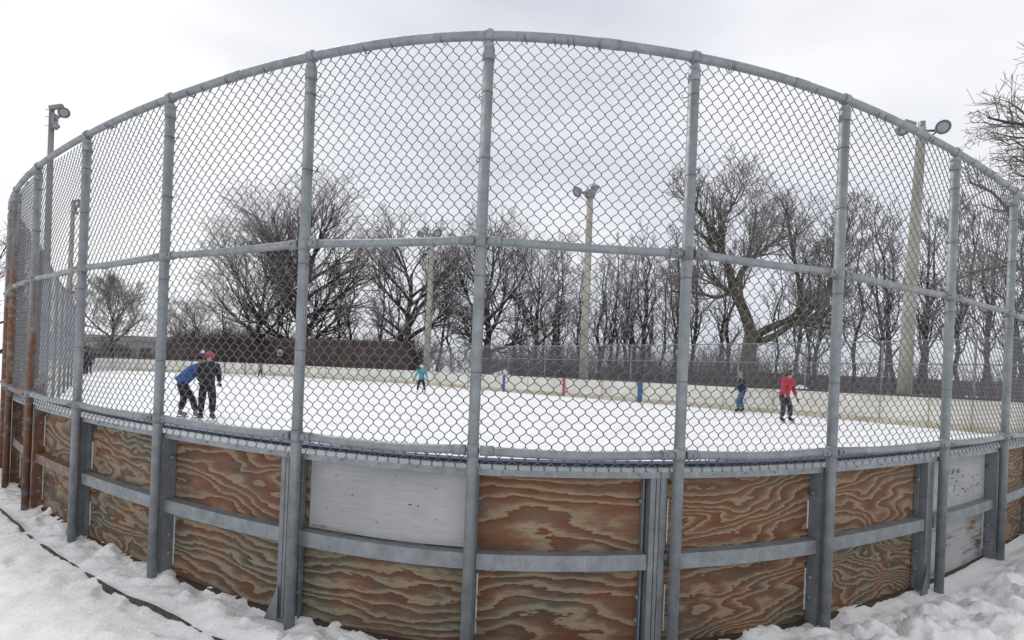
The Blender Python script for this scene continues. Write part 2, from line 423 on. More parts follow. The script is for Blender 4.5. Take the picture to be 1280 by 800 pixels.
fence = thing('chain_link_fence', 'tall curved galvanized chain link fence of round posts in front of the plywood boards', 'fence', P(0))
NX, NZ = 32, 29
rng = random.Random(5)
for i in range(I0, I1 + 1):
    rusty = i <= -4
    pm = MB()
    c = P(i)
    pm.tube([Vector((c.x, c.y, ZG - .1)), Vector((c.x, c.y, ZT - .075))], .0345, 20)
    p = pm.build('post', M['rust_more'] if i <= -5 else M['rust'] if rusty else M['galv'], fence)
    if rusty and i > -7: p['label'] = 'post streaked with orange rust'
    if i <= -7: continue
    cm = MB(); d = TAN(i)
    cm.tube([Vector((c.x, c.y, ZT - .16)), Vector((c.x, c.y, ZT - .085))], .038, 20)
    cm.tube([Vector((c.x, c.y, ZT - .085)), Vector((c.x, c.y, ZT - .04))], [.038, .026], 20)
    # the eye of the cap through which the top rail runs
    cm.tube([Vector((c.x, c.y, ZT)) - d * .026, Vector((c.x, c.y, ZT)) + d * .024], .037, 16)
    cm.ball((c.x, c.y, ZT + .036), .012)
    cm.build('post_cap', M['galv_rail'], p)
    for z in (ZM, ZB):
        bm = MB()
        bm.tube([Vector((c.x, c.y, z - .04)), Vector((c.x, c.y, z + .04))], .039, 20)
        for sgn in (-1, 1):
            a = c + d * sgn * .045; e = Q(ltox(i, sgn * .125), 0, z)
            bm.tube([Vector((a.x, a.y, z)), e], .0325, 12)
            bo = a.lerp(e, .55) - NRM(i) * .033
            bm.lathe((bo.x, bo.y, z), -NRM(i), [(0, .011), (.014, .011)], 8)
        bm.build('rail_clamp', M['galv_dark'] if rng.random() < .3 else M['galv'], p)
    for z in (ZT - .30, ZM + .52, ZM - .16, ZB + .52):     # bands and ties round the post
        tb = MB()
        z += rng.uniform(-.06, .06)
        tb.tube([Vector((c.x, c.y, z - .003)), Vector((c.x, c.y, z + .003))], .0362, 16)
        e = Q(i, .042, z) + d * (.05 if rng.random() < .5 else -.055)
        tb.tube([Q(i, -.01, z) + d * .036, e, e + Vector((0, 0, .02))], .0035, 5)
        tb.build('tie_wire', M['wire'], p)
mb = MB()
mb.tube([Q(t, 0, ZT) for t in [-6 + k / 10 for k in range(0, 131)]], .0275, 14)
for t in (-4.4, -1.55, .52, 1.62, 3.5):           # pipe sleeves
    mb.tube([Q(t, 0, ZT), Q(t + .05, 0, ZT), Q(t + .1, 0, ZT)], .030, 14)
mb.build('top_rail', M['galv_rail'], fence)
for k in range(-6, 7):
    for z, r, nm in ((ZM, .0265, 'middle_rail'), (ZB, .028, 'bottom_rail')):
        mb = MB()
        dz = rng.uniform(-.004, .004)
        mb.tube([Q(k + .07 + (.86) * j / 10, 0, z - .012 * math.sin(math.pi * j / 10) + dz) for j in range(11)], r, 14)
        mb.build(nm, M['rust'] if k <= -5 else M['galv_rail'], fence)
for k in range(I0, I1):
    mb = MB(); rr = random.Random(k + 40)
    wv = [rr.uniform(-1, 1) for _ in range(4)]
    def pt(u, z, o, k=k, wv=wv):
        s = u / NX
        w = .020 * math.sin(math.pi * s) * (wv[0] * math.sin(z * 2.1 + wv[1] * 3) + wv[2] * math.sin(z * 4.3))
        q = Q(k + s + .004 * math.sin(z * 3.1 + wv[3] * 4) * math.sin(math.pi * s), .041 + o * 1.1 + w, z + .006 * math.sin(s * 5 + wv[1] * 3))
        return q
    wire_net(mb, pt, NX, ZB - .105, ZT - .015, NZ, .0031, 4, rng=rr)
    for _ in range(5 if k >= -6 else 0):                          # ties over the rails
        s = rr.uniform(.1, .9)
        for z, r in ((ZT, .0295), (ZM, .0285), (ZB, .030)):
            if rr.random() < .75:
                ring_ = []
                for a in range(9):
                    an = a / 8 * 2 * math.pi
                    ring_.append(Q(k + s + .004 * a, r * math.cos(an) + .004, z - .01 + r * math.sin(an)))
                mb.tube(ring_, .0032, 4, False)
                mb.tube([ring_[0], ring_[0] + Vector((.012, 0, rr.uniform(-.03, .03)))], .0032, 4)
    mb.build('mesh_panel', M['wire'], fence)

# ------------------------------------------------------------------ near rink boards: frames with plywood sheets
ZTOP0, ZTOP1, ZC0, ZC1 = .856, .884, .245, .345
OF, OP = .05, .135                 # front of the frames, face of the plywood
def half(o): return o
SECT = [(-8.9, -5), (-5, -3), (-3, -1), (-1, 1), (1, 3), (3, 5), (5, 6.9)]
SLAB = ['rusting steel board frame with plywood at the far left end of the curve',
        'plywood board section with rust on its cross rail, second from the left end',
        'unpainted plywood board section left of the white painted panel',
        'plywood board section whose upper left sheet is painted plain white',
        'all bare plywood board section right of the wide double upright',
        'board section at right with two white sheets bearing faded marks and scratches',
        'last plywood board section at the right edge behind the snow bank']
# (redness, rings, slope, paint) of the upper and the lower sheet in each bay
SHEET = {-5: ((.45, 10, 8, 0), (.25, 5, 2, 0)), -4: ((.5, 12, 9, 0), (.28, 4, 1.5, 0)), -3: ((.42, 9, 13, 0), (.35, 10, 9, 0)), -2: ((.8, 11, 10, 0), (.4, 9, 12, 0)),
         -1: ((.3, 10, 8, 0), (.42, 6, 17, 0)), 0: ((.95, 11, 9, 0), (.6, 9, 10, 0)), 1: ((.85, 16, 16, 0), (.6, 18, 12, 0)),
         2: ((.75, 18, 13, 0), (.5, 20, 13, 0)), 3: ((.3, 12, 9, 1.0), (.3, 10, 12, .45)), 4: ((.9, 18, 12, 0), (.7, 16, 12, 0))}
joints = {-5, -3, -1, 1, 3, 5}
for si, (a, b) in enumerate(SECT):
    sec = thing('rink_board_section', SLAB[si], 'rink boards', P((a + b) / 2), 'curved near boards of the rink')
    lo, hi = math.floor(a), math.ceil(b)
    steel = M['rust'] if si <= 0 else M['galv']
    g = ltox(a, -.1) if a > -8 else a
    g1 = ltox(b, -.1) if b < 6.5 else b
    ga, gb = g + .0025, g1 - .0025
    mb = MB(); sweep(mb, ga, gb, [(OF - .015, ZTOP0 - .012), (OF - .009, ZTOP0 - .012), (OF - .003, ZTOP0 + .003), (.22, ZTOP0 + .003), (.22, ZTOP1), (OF - .015, ZTOP1)])
    tplate = mb.build('top_plate', M['rust'] if si <= 0 else M['galv'], sec)
    mb = MB()
    sweep(mb, ga, gb, rect(.20, .30, ZTOP1 + .002, ZTOP1 + .022)); mb.build('blue_cap', M['blue'], sec)
    nb = int((gb - ga) * 5)
    for j in range(nb):
        t = ga + (gb - ga) * (j + .5) / nb
        q = Q(t, OF - .016, (ZTOP0 + ZTOP1) / 2 - .003)
        bm1 = MB(); bm1.lathe(q, -NRM(t), [(0, .0065), (.006, .0065)], 6); bm1.build('bolt', M['galv_dark'], tplate)
    # a steel frame: uprights, cross rails, bottom channel
    for i in range(lo, hi + 1):
        if i < a - .01 or i > b + .01: continue
        um = MB(); d = TAN(i)
        if i in joints:
            # this section's half of the double upright, two flanged channels
            if i == round(a): offs = ((-.095, -.052), )
            else: offs = ((-.165, -.128), (-.124, -.098))
            for (x0, x1) in offs:
                t0, t1 = ltox(i, x0 + .001), ltox(i, x1 - .001)
                sweep(um, t0, t1, rect(OF - .004, OP - .004, ZG, ZTOP0 - .013), .5)
            xr = ltox(i, -.03) if i == round(a) else ltox(i, -.19)
            sweep(um, min(xr, ltox(xr, .012)), max(xr, ltox(xr, .012)), rect(OP - .035, OP - .003, ZG, ZTOP0 - .013), .5)
        else:
            sweep(um, ltox(i, -.036), ltox(i, .036), rect(OF - .006, OP - .004, ZG, ZTOP0 - .013), .5)
        ub = um.build('upright', M['rust'] if i <= -4 else M['galv_dark'], sec)
        for z in (.68, .05, -.1):
            for sd in (-1, 1):
                tt = ltox(i, sd * .038) if i not in joints else ltox(i, -.2 if sd < 0 else -.028)
                if i in joints and (sd > 0) != (i == round(a)): continue
                gm = MB(); q = Q(tt, OP - .03, z)
                gm.lathe(q, TAN(tt) * sd, [(0, .019), (.004, .019), (.005, .011), (.016, .011)], 10)
                gm.build('bolt', M['galv_dark'], ub)
        gm = MB()
        if i in joints and i == round(a) and i != 1:
            c = Q(ltox(i, -.19), 0, 0); w = -TAN(i) * .16; nn = NRM(i) * .004
            for sg in (0,):
                o = Q(ltox(i, -.135), .03, ZG - .03)
                tri = [o, o - TAN(i) * .12, o + Vector((0, 0, .27))]
                gm.add([p - nn for p in tri] + [p + nn for p in tri], [(0, 1, 2), (5, 4, 3), (0, 3, 4, 1), (1, 4, 5, 2), (2, 5, 3, 0)])
            gm.build('gusset', M['galv_dark'], ub)
    for k in range(lo, hi):
        if k < a - .6: continue
        t0 = ltox(k, .038) if k not in joints else ltox(k, -.05)
        t1 = ltox(k + 1, -.038) if k + 1 not in joints else ltox(k + 1, -.166)
        t0, t1 = max(t0, a), min(t1, b)
        if t1 - t0 < .2: continue
        rsty = k <= -4
        mb = MB(); sweep(mb, t0 + .001, t1 - .001, rect(OF + .006, OP + .01, ZC0, ZC1)); mb.build('cross_rail', M['rust_more'] if rsty else M['galv'], sec)
        mb = MB(); sweep(mb, t0 + .001, t1 - .001, rect(OP - .022, OP - .0025, ZG - .06, ZG + .003))
        mb.build('sill_board', M['sill'], sec)
        up, dn = SHEET.get(k, ((.6, 12, 9, 0), (.4, 10, 9, 0)))
        for (z0, z1), (red, rings, slope, paint), q in (((ZC1 - .03, ZTOP0), up, 0), ((ZG - .04, ZC0 + .03), dn, 1)):
            mb = MB()
            sweep(mb, t0 - .02, t1 + .02, rect(OP, OP + .018, z0, z1))
            pm_ = m_plywood(k * 2 + q + 30, red, rings, slope, 0 if (k == -1 and paint) else paint)
            pl = mb.build('plywood_sheet', pm_, sec)
            if k == -1 and q == 0:
                pl['label'] = 'upper sheet under a plain white painted board'
                # a painted board laid over the sheet, leaving its ends bare
                wm = MB(); sweep(wm, ltox(t0, .028), ltox(t1, -.012), rect(OP - .012, OP - .001, ZC1 + .012, ZTOP0 - .02))
                w = wm.build('white_board', m_plywood(77, .3, 8, 3, 1.12), pl)
                nm = MB(); rj = random.Random(12); L_ = (P(t1) - P(t0)).length
                for xx, zz, ln in ((.32, .62, .012), (.72, .60, .028), (.78, .597, .01), (.2, .74, .006), (.5, .46, .008), (.9, .72, .006), (.91, .52, .006), (.14, .5, .006), (.62, .78, .006)):
                    q0, q1 = Q(ltox(t0, xx * L_), OP - .0135, zz), Q(ltox(t0, xx * L_ + ln), OP - .0135, zz + rj.uniform(-.003, .003))
                    nm.tube([q0, q1], .0035, 5)
                nm.build('nail_marks', M['ink'], w)
            if k == 3 and q == 0: pl['label'] = 'white sheet with faded broken lettering'
            if k == 3 and q == 1: pl['label'] = 'white sheet with paint worn off the grain'
            rj0 = 0                                           # thin pale strips along the sheet's ends
            rj = random.Random(k * 3 + q)
            for te, sg in ((t0, 1), (t1, -1)):
                if rj.random() < .75:
                    za = rj.uniform(z0, z0 + .15); zb_ = rj.uniform(z1 - .25, z1 - .03)
                    tt = ltox(te, sg * .008)
                    sm = MB(); sweep(sm, ltox(tt, -.004), ltox(tt, .004), rect(OP - .008, OP - .0005, max(za, ZG + .08), min(zb_, ZTOP0 - .03)), .5)
                    if not (k == -1 and q == 0): sm.build('pale_strip', M['sign_white'], pl)
            if k == 3 and q == 0:
                # broken remains of lettering on the white sheet
                mk = MB(); rj = random.Random(4)
                def stroke(x0, z0_, x1, z1_, w_):
                    n_ = 4
                    pts = [Q(ltox(t0, x0 + (x1 - x0) * j / n_), OP - .0028, z0_ + (z1_ - z0_) * j / n_ + rj.uniform(-.003, .003)) for j in range(n_ + 1)]
                    mb_r = [w_ * rj.uniform(.5, 1.2) for _ in pts]
                    for j in range(n_):
                        p0, p1 = pts[j], pts[j + 1]; up_ = (p1 - p0).normalized().cross(NRM(t0)) 
                        mk.add([p0 - up_ * mb_r[j], p1 - up_ * mb_r[j + 1], p1 + up_ * mb_r[j + 1], p0 + up_ * mb_r[j]], [(0, 1, 2, 3)])
                L_ = (P(t1) - P(t0)).length
                x = .30 * L_
                for gph in ('M', 'K', ' ', 'A', 'R', ' ', 'A', 'I'):
                    segs = {'M': ((0, 0, .2, 1), (.2, 1, .5, .4), (.5, .4, .8, 1), (.8, 1, 1, 0)), 'K': ((0, 0, 0, 1), (0, .5, .9, 1), (.2, .6, 1, 0)),
                            'A': ((0, 0, .5, 1), (.5, 1, 1, 0), (.2, .4, .8, .4)), 'R': ((0, 0, 0, 1), (0, 1, .8, .8), (.8, .8, 0, .5), (.3, .5, 1, 0)), 'I': ((.4, 0, .4, 1),), ' ': ()}[gph]
                    w_ = .042 if gph != ' ' else .02
                    for s0 in segs:
                        if rj.random() < .8: stroke(x + s0[0] * w_, .655 + s0[1] * .055, x + s0[2] * w_, .655 + s0[3] * .055, .0035)
                    x += w_ + .012
                for _ in range(26):
                    xx = rj.uniform(.12, .92) * L_; zz = rj.choice((.60, .56, .50, .47, .62, .44)) + rj.uniform(-.015, .015)
                    stroke(xx, zz, xx + rj.uniform(.01, .07), zz + rj.uniform(-.02, .025), rj.uniform(.002, .006))
                mk.build('faded_lettering', M['ink'], pl)

# ------------------------------------------------------------------ far boards of the rink
FB = [(64, 496), (70, 490), (82, 482), (95, 474), (106, 466), (118, 463.6), (160, 463.6), (205, 464.8), (281, 467), (356, 470.5), (420, 474.5), (495, 478.5), (590, 486), (635, 490),
      (740, 498), (860, 508), (1030, 522), (1180, 537), (1270, 545), (1330, 552)]
FBP = [on_plane(x, y, 0) for x, y in FB]
FBP.append(POST[7] + NRM(6.95) * .16)
def smooth_path(pts, per=4):
    out = []
    for i in range(len(pts) - 1):
        p0, p1, p2, p3 = pts[max(i - 1, 0)], pts[i], pts[i + 1], pts[min(i + 2, len(pts) - 1)]
        for j in range(per):
            u = j / per
            out.append(.5 * ((2 * p1) + (p2 - p0) * u + (2 * p0 - 5 * p1 + 4 * p2 - p3) * u * u + (3 * p1 - p0 - 3 * p2 + p3) * u ** 3))
    out.append(pts[-1]); return out
FBS = smooth_path(FBP, 3)
def prism_wall(mb, path, z0f, z1f, o0, o1):
    """wall along a path, o = offset away from the camera"""
    n = len(path); vs = []
    for i, p in enumerate(path):
        d = (path[min(i + 1, n - 1)] - path[max(i - 1, 0)]).normalized(); nn = Vector((-d.y, d.x, 0))
        for o, z in ((o0, z0f(i)), (o1, z0f(i)), (o1, z1f(i)), (o0, z1f(i))): vs.append(Vector((p.x + nn.x * o, p.y + nn.y * o, z)))
    fs = []
    for i in range(n - 1):
        for q in range(4):
            q2 = (q + 1) % 4; fs.append((i * 4 + q, (i + 1) * 4 + q, (i + 1) * 4 + q2, i * 4 + q2))
    fs += [(0, 1, 2, 3), ((n - 1) * 4 + 3, (n - 1) * 4 + 2, (n - 1) * 4 + 1, (n - 1) * 4)]
    mb.add(vs, fs)
def fbtop(i):
    s = i / (len(FBS) - 1)
    return .93 + .12 * max(0, min(1, (s - .5) / .4))
def fbh(p):  # nearest top height
    j = min(range(len(FBS)), key=lambda q: (FBS[q] - p).length)
    return fbtop(j)
fb = thing('far_rink_boards', 'long cream boards round the far side of the ice with blue and red line marks', 'rink boards', FBP[13])
mb = MB(); prism_wall(mb, FBS, lambda i: -.05, fbtop, 0, .14); mb.build('board', M['cream'], fb)
mb = MB(); prism_wall(mb, FBS[18:], lambda i: -.01, lambda i: .20, -.012, -.002); mb.build('kick_plate', M['kick'], fb)
mb = MB(); s0 = 40; prism_wall(mb, FBS[s0:], lambda i: fbtop(i + s0) + .002, lambda i: fbtop(i + s0) + .075, -.02, .16); mb.build('cap_trim', M['captrim'], fb)
def mark(px, w, m, name):
    # point on the path seen at this column
    best = None
    for i in range(len(FBS) - 1):
        for j in range(12):
            p = FBS[i].lerp(FBS[i + 1], j / 12)
            u, v = F * p.x / p.y, F * CAMZ / p.y
            x = 640 + u * cs - v * sn
            if best is None or abs(x - px) < best[0]: best = (abs(x - px), p, (FBS[i + 1] - FBS[i]).normalized())
    _, p, d = best; nn = Vector((-d.y, d.x, 0)); h = fbh(p)
    mm = MB(); mm.box(p - nn * .02 + Vector((0, 0, h / 2 + .01)), d * w / 2, nn * .006, (0, 0, h / 2 + .0))
    return mm.build(name, m, fb)
mark(630, .19, M['line_blue'], 'blue_line'); mark(704, .16, M['line_red'], 'red_line'); mark(800, .25, M['line_blue'], 'blue_line')
for px in (140, 172, 205, 240): mark(px, .04, M['seam'], 'seam')
for px in (281, 307): mark(px, .06, M['captrim'], 'seam')
for px in (338, 372, 408, 446, 488, 535, 585, 660, 752, 848, 905, 968, 1040, 1100, 1160, 1215): mark(px, .022, M['seam'], 'seam')

# ------------------------------------------------------------------ ice and ground
ring = [Q(-6 + k * .25, .29, 0) for k in range(0, 53)]
ring = [Q(t, .29, 0) for t in [-8.9 + k * .2 for k in range(80)]]
poly = [Vector((p.x, p.y, 0)) for p in ring] + [Vector((p.x, p.y, 0)) for p in reversed(FBS)]
bm_ = bmesh.new(); vs = [bm_.verts.new(p) for p in poly]; f = bm_.faces.new(vs)
if f.normal.z < 0: f.normal_flip()
bm_.normal_update()
bmesh.ops.triangulate(bm_, faces=bm_.faces[:])
for ff in bm_.faces:
    if ff.normal.z < 0: ff.normal_flip()
me = bpy.data.meshes.new('ice'); bm_.to_mesh(me); bm_.free(); me.materials.append(M['ice'])
ice = bpy.data.objects.new('ice', me); COL.objects.link(ice); struct(ice)

KERB = [on_plane(x, y, ZG) for x, y in ((-60, 600), (0, 636), (19, 652), (30, 662.5), (63, 687), (110, 715), (140, 735), (193, 759), (234, 778), (275, 798), (330, 822))]
KS = smooth_path(KERB, 6)
from mathutils.kdtree import KDTree
edge_t = [I0 + k * .04 for k in range(int((I1 - I0) * 25))]
edge_pts = [P(t) for t in edge_t]; edge_n = [NRM(t) for t in edge_t]
kd_e = KDTree(len(edge_pts))
for i_, p_ in enumerate(edge_pts): kd_e.insert(p_, i_)
kd_e.balance()
def d_edge(x, y):
    """signed distance outwards from the fence curve, and the parameter there"""
    p, bi, dd = kd_e.find((x, y, 0)); n_ = edge_n[bi]
    return -((x - p.x) * n_.x + (y - p.y) * n_.y), edge_t[bi], dd
def ss(a, b, x):
    u = max(0, min(1, (x - a) / (b - a))); return u * u * (3 - 2 * u)
kd_k = KDTree(len(KS) - 1)
for i_ in range(len(KS) - 1): kd_k.insert((KS[i_].x, KS[i_].y, 0), i_)
kd_k.balance()
def kerb_d(x, y):
    p, i, dd = kd_k.find((x, y, 0)); d = KS[i + 1] - KS[i]
    return (d.x * (y - p.y) - d.y * (x - p.x)) / max(d.length, 1e-6)
def puff(x, y):
    q = Vector((x, y, 0))
    return abs(noise.noise(q * 2.7 + Vector((0, 0, 4)))) + .5 * abs(noise.noise(q * 6.1 + Vector((3, 0, 9)))) + .28 * abs(noise.noise(q * 13.0 + Vector((7, 2, 1)))) + .14 * abs(noise.noise(q * 27.0))
rf = random.Random(3); PRINTS = []
for _ in range(34):
    fx_ = rf.uniform(-5.2, -.9); fy_ = rf.uniform(2.6, 5.6); PRINTS.append((fx_, fy_, rf.uniform(-.5, .9) + 2.3, rf.uniform(.012, .032)))
def gz(x, y):
    far = ss(8, 16, y + abs(x) * .2)
    z = ZG + far * (.21)
    if y > 11 or abs(x) > 12: return z - .02
    dd, t, da = d_edge(x, y)
    if dd < -.35: return ZG - .05 + far * .2
    lump = noise.fractal(Vector((x * 2.6, y * 2.6, 3.1)), .9, 2.1, 5)
    fine = noise.fractal(Vector((x * 9, y * 9, 7.7)), .8, 2.2, 4)
    crump = abs(noise.noise(Vector((x * 5.2, y * 5.2, 1.3)))) 
    right = ss(1.2, 3.4, t)
    out = max(dd, 0)
    z += -.012 + .006 * fine
    # trodden path out left, lumpy bank between kerb and boards, thrown-up heap at right
    kd = kerb_d(x, y) if x < 1 else 1
    bank = ss(.0, .25, kd) * ss(-.2, .16, out) * (1 - right) * ss(-7.5, -5.0, -abs(t + 1) )
    pf = puff(x + .12 * lump, y)
    z += bank * (.005 + .03 * lump + .15 * pf + .010 * fine)
    z += (1 - bank) * (1 - right) * (.018 * lump + .035 * pf + .006 * fine - .02)
    heap = right * ss(.06, .55, out) * (.10 + .16 * ss(.3, 1.2, out))
    z += heap * (1 + .5 * lump) + right * ss(0, .3, out) * (.05 * lump + .19 * pf + .014 * fine - .03)
    z += ss(3.0, 4.4, t) * .05 * ss(-.1, .1, out)
    if bank < .5 and y < 6 and x < 0:
        for fx_, fy_, fa, fd in PRINTS:
            dx_, dy_ = x - fx_, y - fy_
            if abs(dx_) < .25 and abs(dy_) < .25:
                a_ = dx_ * math.cos(fa) + dy_ * math.sin(fa); b_ = -dx_ * math.sin(fa) + dy_ * math.cos(fa)
                e_ = (a_ / .15) ** 2 + (b_ / (.055 + .012 * math.cos(a_ * 18))) ** 2
                z -= fd * (1 - ss(.6, 1.15, e_)) - .008 * ss(.7, 1.15, e_) * (1 - ss(1.15, 2.0, e_))
    # melted gap along the foot of the boards
    z -= .03 * (1 - ss(.0, .18, abs(out - .0))) * (1 - right * .6)
    return z
def axis(lo, hi, flo, fhi, fine, coarse):
    a = []; x = flo
    while x < fhi: a.append(x); x += fine
    st = fine; x = fhi
    while x < hi: a.append(x); st = min(st * 1.25, coarse); x += st
    a.append(hi)
    st = fine; x = flo - fine; b = []
    while x > lo: b.append(x); st = min(st * 1.25, coarse); x -= st
    b.append(lo)
    return list(reversed(b)) + a
xs = axis(-600, 600, -6.8, 6.6, .024, 60); ys = axis(-300, 900, 1.9, 6.6, .024, 60)
gv = [(x, y, gz(x, y)) for y in ys for x in xs]
nx = len(xs)
gf = [(j * nx + i, j * nx + i + 1, (j + 1) * nx + i + 1, (j + 1) * nx + i) for j in range(len(ys) - 1) for i in range(nx - 1)]
me = bpy.data.meshes.new('snow_ground'); me.from_pydata(gv, [], gf); me.polygons.foreach_set('use_smooth', [True] * len(gf)); me.materials.append(M['snow'])
gr = bpy.data.objects.new('snow_ground', me); COL.objects.link(gr); struct(gr)

# edging board half buried in the snow at left
mb = MB(); rk = random.Random(8)
n = len(KS)
vs = []; fs = []
for i, p in enumerate(KS):
    d = (KS[min(i + 1, n - 1)] - KS[max(i - 1, 0)]).normalized(); nn = Vector((-d.y, d.x, 0))
    top = ZG - .004 + .024 * noise.noise(Vector((p.x * 3.3, p.y * 3.3, 2))) ; w = .007 + .005 * noise.noise(Vector((p.x * 6, p.y * 6, 9)))
    for o, z in ((-w, ZG - .1), (w, ZG - .1), (w, top), (-w, top + .004)): vs.append(Vector((p.x, p.y, z)) + nn * o)
for i in range(n - 1):
    for q in range(4):
        q2 = (q + 1) % 4; fs.append((i * 4 + q, (i + 1) * 4 + q, (i + 1) * 4 + q2, i * 4 + q2))
mb.add(vs, fs)
tag(mb.build('edging_board', M['kerb'], None, KS[n // 2]), 'thin dark edging half buried in the trodden snow at left', 'edging')

# snow heaps behind the far boards
def heap(px, py, Y, w, h, seed, label):
    c = at(px, py, Y); c.z = -.06
    m_ = MB(); n_, k_ = 18, 8; vs = []; fs = []
    for i in range(k_ + 1):
        r = i / k_
        for q in range(n_):
            a = 2 * math.pi * q / n_
            x, y = r * w * math.cos(a), r * w * .7 * math.sin(a)
            z = h * (1 - r ** 1.7) * (1 + .35 * noise.noise(Vector((x * 1.5 + seed, y * 1.5, 0)))) - .0 * r
            vs.append(c + Vector((x, y, z)))
    for i in range(k_):
        for q in range(n_):
            q2 = (q + 1) % n_; fs.append((i * n_ + q, (i + 1) * n_ + q, (i + 1) * n_ + q2, i * n_ + q2))
    m_.add(vs, fs, True)
    tag(m_.build('snow_heap', M['snow'], None, c), label, 'snow heap', 'snow heaps behind the far boards')
heap(562, 470, 42, 1.6, 1.35, 1, 'low grey snow heap behind the boards, by the concrete pole')
heap(581, 470, 41.5, 1.3, 1.65, 2, 'tallest rounded snow heap right of the low grey heap behind the boards')
heap(626, 474, 38.5, 1.6, 1.2, 3, 'flat snow heap behind the boards above the left blue line mark')
heap(1004, 490, 27, 1.3, 1.12, 4, 'small snow heap behind the boards beside the red jacketed skater')

# ------------------------------------------------------------------ the grey fence behind the far boards
def path_between(px0, px1, back):
    out = []
    nF = len(FBS)
    for i, p in enumerate(FBS):
        u, v = F * p.x / p.y, F * CAMZ / p.y
        x = 640 + u * cs - v * sn
        if px0 <= x <= px1 and i > 20:
            d = (FBS[min(i + 1, nF - 1)] - FBS[max(i - 1, 0)]).normalized(); nn = Vector((-d.y, d.x, 0)); out.append(p + nn * back)
    return out
def resample(path, step):
    out = [path[0]]; acc = 0
    for a, b in zip(path, path[1:]):
        L = (b - a).length; pos = step - acc
        while pos < L: out.append(a.lerp(b, pos / L)); pos += step
        acc = (acc + L) % step
    return out
def far_fence(path, zt0, zt1, zb, label, name, mid, pitch, wr, bayL):
    th = thing(name, label, 'fence', path[len(path) // 2])
    rs = resample(path, bayL); nB = len(rs) - 1
    def ztop(s): return zt0 + (zt1 - zt0) * s
    def pp(s, z, off=0):
        s = max(0, min(nB - 1e-6, s)); i = int(s); p = rs[i].lerp(rs[i + 1], s - i); return Vector((p.x, p.y, z))
    for i, p in enumerate(rs):
        m_ = MB(); m_.tube([(p.x, p.y, -.1), (p.x, p.y, ztop(i / nB) + .03)], .035, 8); m_.build('post', M['galv'], th)
    for nm, fz in (('top_rail', lambda s: ztop(s)), ('middle_rail', lambda s: zb + (ztop(s) - zb) * mid)):
        m_ = MB(); m_.tube([pp(i, fz(i / nB)) for i in range(nB + 1)], .026, 6); m_.build(nm, M['galv'], th)
    per = int(round(bayL / pitch))
    for i in range(nB):
        m_ = MB(); zt = ztop((i + .5) / nB); nz = int(round((zt - zb) / (pitch * 1.2)))
        wire_net(m_, lambda u, z, o, i=i, zt=zt: pp(i + u / per, zb + (z - zb) / (zt - zb) * (ztop((i + u / per) / nB) - zb)), per, zb, zt, nz, wr, 3, detail=1)
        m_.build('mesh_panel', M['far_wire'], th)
    return th
far_fence(path_between(512, 1335, .35), 2.62, 3.2, .55, 'long grey chain link fence standing behind the far cream boards', 'chain_link_fence', .66, .038, .0044, 2.6)
side = [POST[-9] + side_dir * .05, POST[-9] + side_dir * 17.0]
far_fence(side, ZT, 3.2, .95, 'straight chain link fence running away along the left side of the rink', 'chain_link_fence', .5, .06, .0028, 2.1)

# ------------------------------------------------------------------ light poles
def floodlight(parent, c, d, r, cage=True):
    d = Vector(d).normalized(); c = Vector(c)
    m_ = MB(); m_.lathe(c, d, [(-r * 1.1, r * .3), (-r * .95, r * .42), (-r * .35, r * .62), (0, r), (r * .10, r * 1.04), (r * .10, r * .94), (r * .02, r * .92)], 18)
    h = m_.build('floodlight', M['lamp_metal'], parent)
    m_ = MB(); m_.lathe(c, d, [(r * .03, r * .90), (r * .075, r * .55), (r * .09, r * .05)], 18); m_.build('lens', M['lamp_glass'], h)
    return h
def light_pole(label, base, top, r0, r1, m, heads, rake=None):
    base, top = Vector(base), Vector(top)
    th = thing('light_pole', label, 'light pole', base, 'floodlight poles round the rink')
    m_ = MB(); m_.tube([base + (top - base) * s for s in (0, .25, .5, .75, 1)], [r0 + (r1 - r0) * s for s in (0, .25, .5, .75, 1)], 14); m_.build('pole', m, th)
    heads(th, top)
    return th
def pole_at(px, pybase, pxt, pyt, Y, zb=-.1):
    b = at(px, pybase, Y); t = at(pxt, pyt, Y); s = (zb - b.z) / (t.z - b.z); b = b + (t - b) * s
    return b, t
def h_cross(th, top):
    m_ = MB(); m_.tube([top + Vector((-.62, -.1, -.2)), top + Vector((.5, -.1, -.12))], .045, 8)
    m_.tube([top + Vector((0, -.1, -.55)), top + Vector((.42, -.12, -.2))], .03, 6); m_.tube([top + Vector((0, 0, -.3)), top + Vector((0, 0, .22))], .11, 8)
    m_.build('cross_arm', M['lamp_metal'], th)
    floodlight(th, top + Vector((.47, -.35, -.12)), (-.35, -1, -.25), .235); floodlight(th, top + Vector((-.9, -.3, -.22)), (.25, -1, -.55), .23)
    m_ = MB(); m_.box(top + Vector((-.55, -.1, .06)), (.2, 0, -.05), (0, .1, 0), (.02, 0, .09)); m_.build('ballast_box', M['lamp_metal'], th)
b, t = pole_at(1130, 490, 1152, 160, 17.9)
light_pole('thick pale concrete floodlight pole near the right end of the fence', b, t, .235, .135, M['concrete'], h_cross)
def h_mid(th, top):
    m_ = MB(); m_.tube([top + Vector((.1, 0, -.15)), top + Vector((-.75, -.1, .0))], .06, 8); m_.tube([top + Vector((0, 0, -.6)), top + Vector((-.5, -.1, -.05))], .03, 6)
    m_.lathe(top + Vector((0, 0, -.35)), (0, 0, 1), [(0, .24), (.2, .30), (.42, .30), (.5, .1)], 14); m_.build('cross_arm', M['lamp_metal'], th)
    floodlight(th, top + Vector((-.8, -.3, -.12)), (-.75, -.55, -.6), .30); floodlight(th, top + Vector((.30, .3, .28)), (.7, .55, -.5), .30)
b, t = pole_at(729, 474, 738, 240, 28.4)
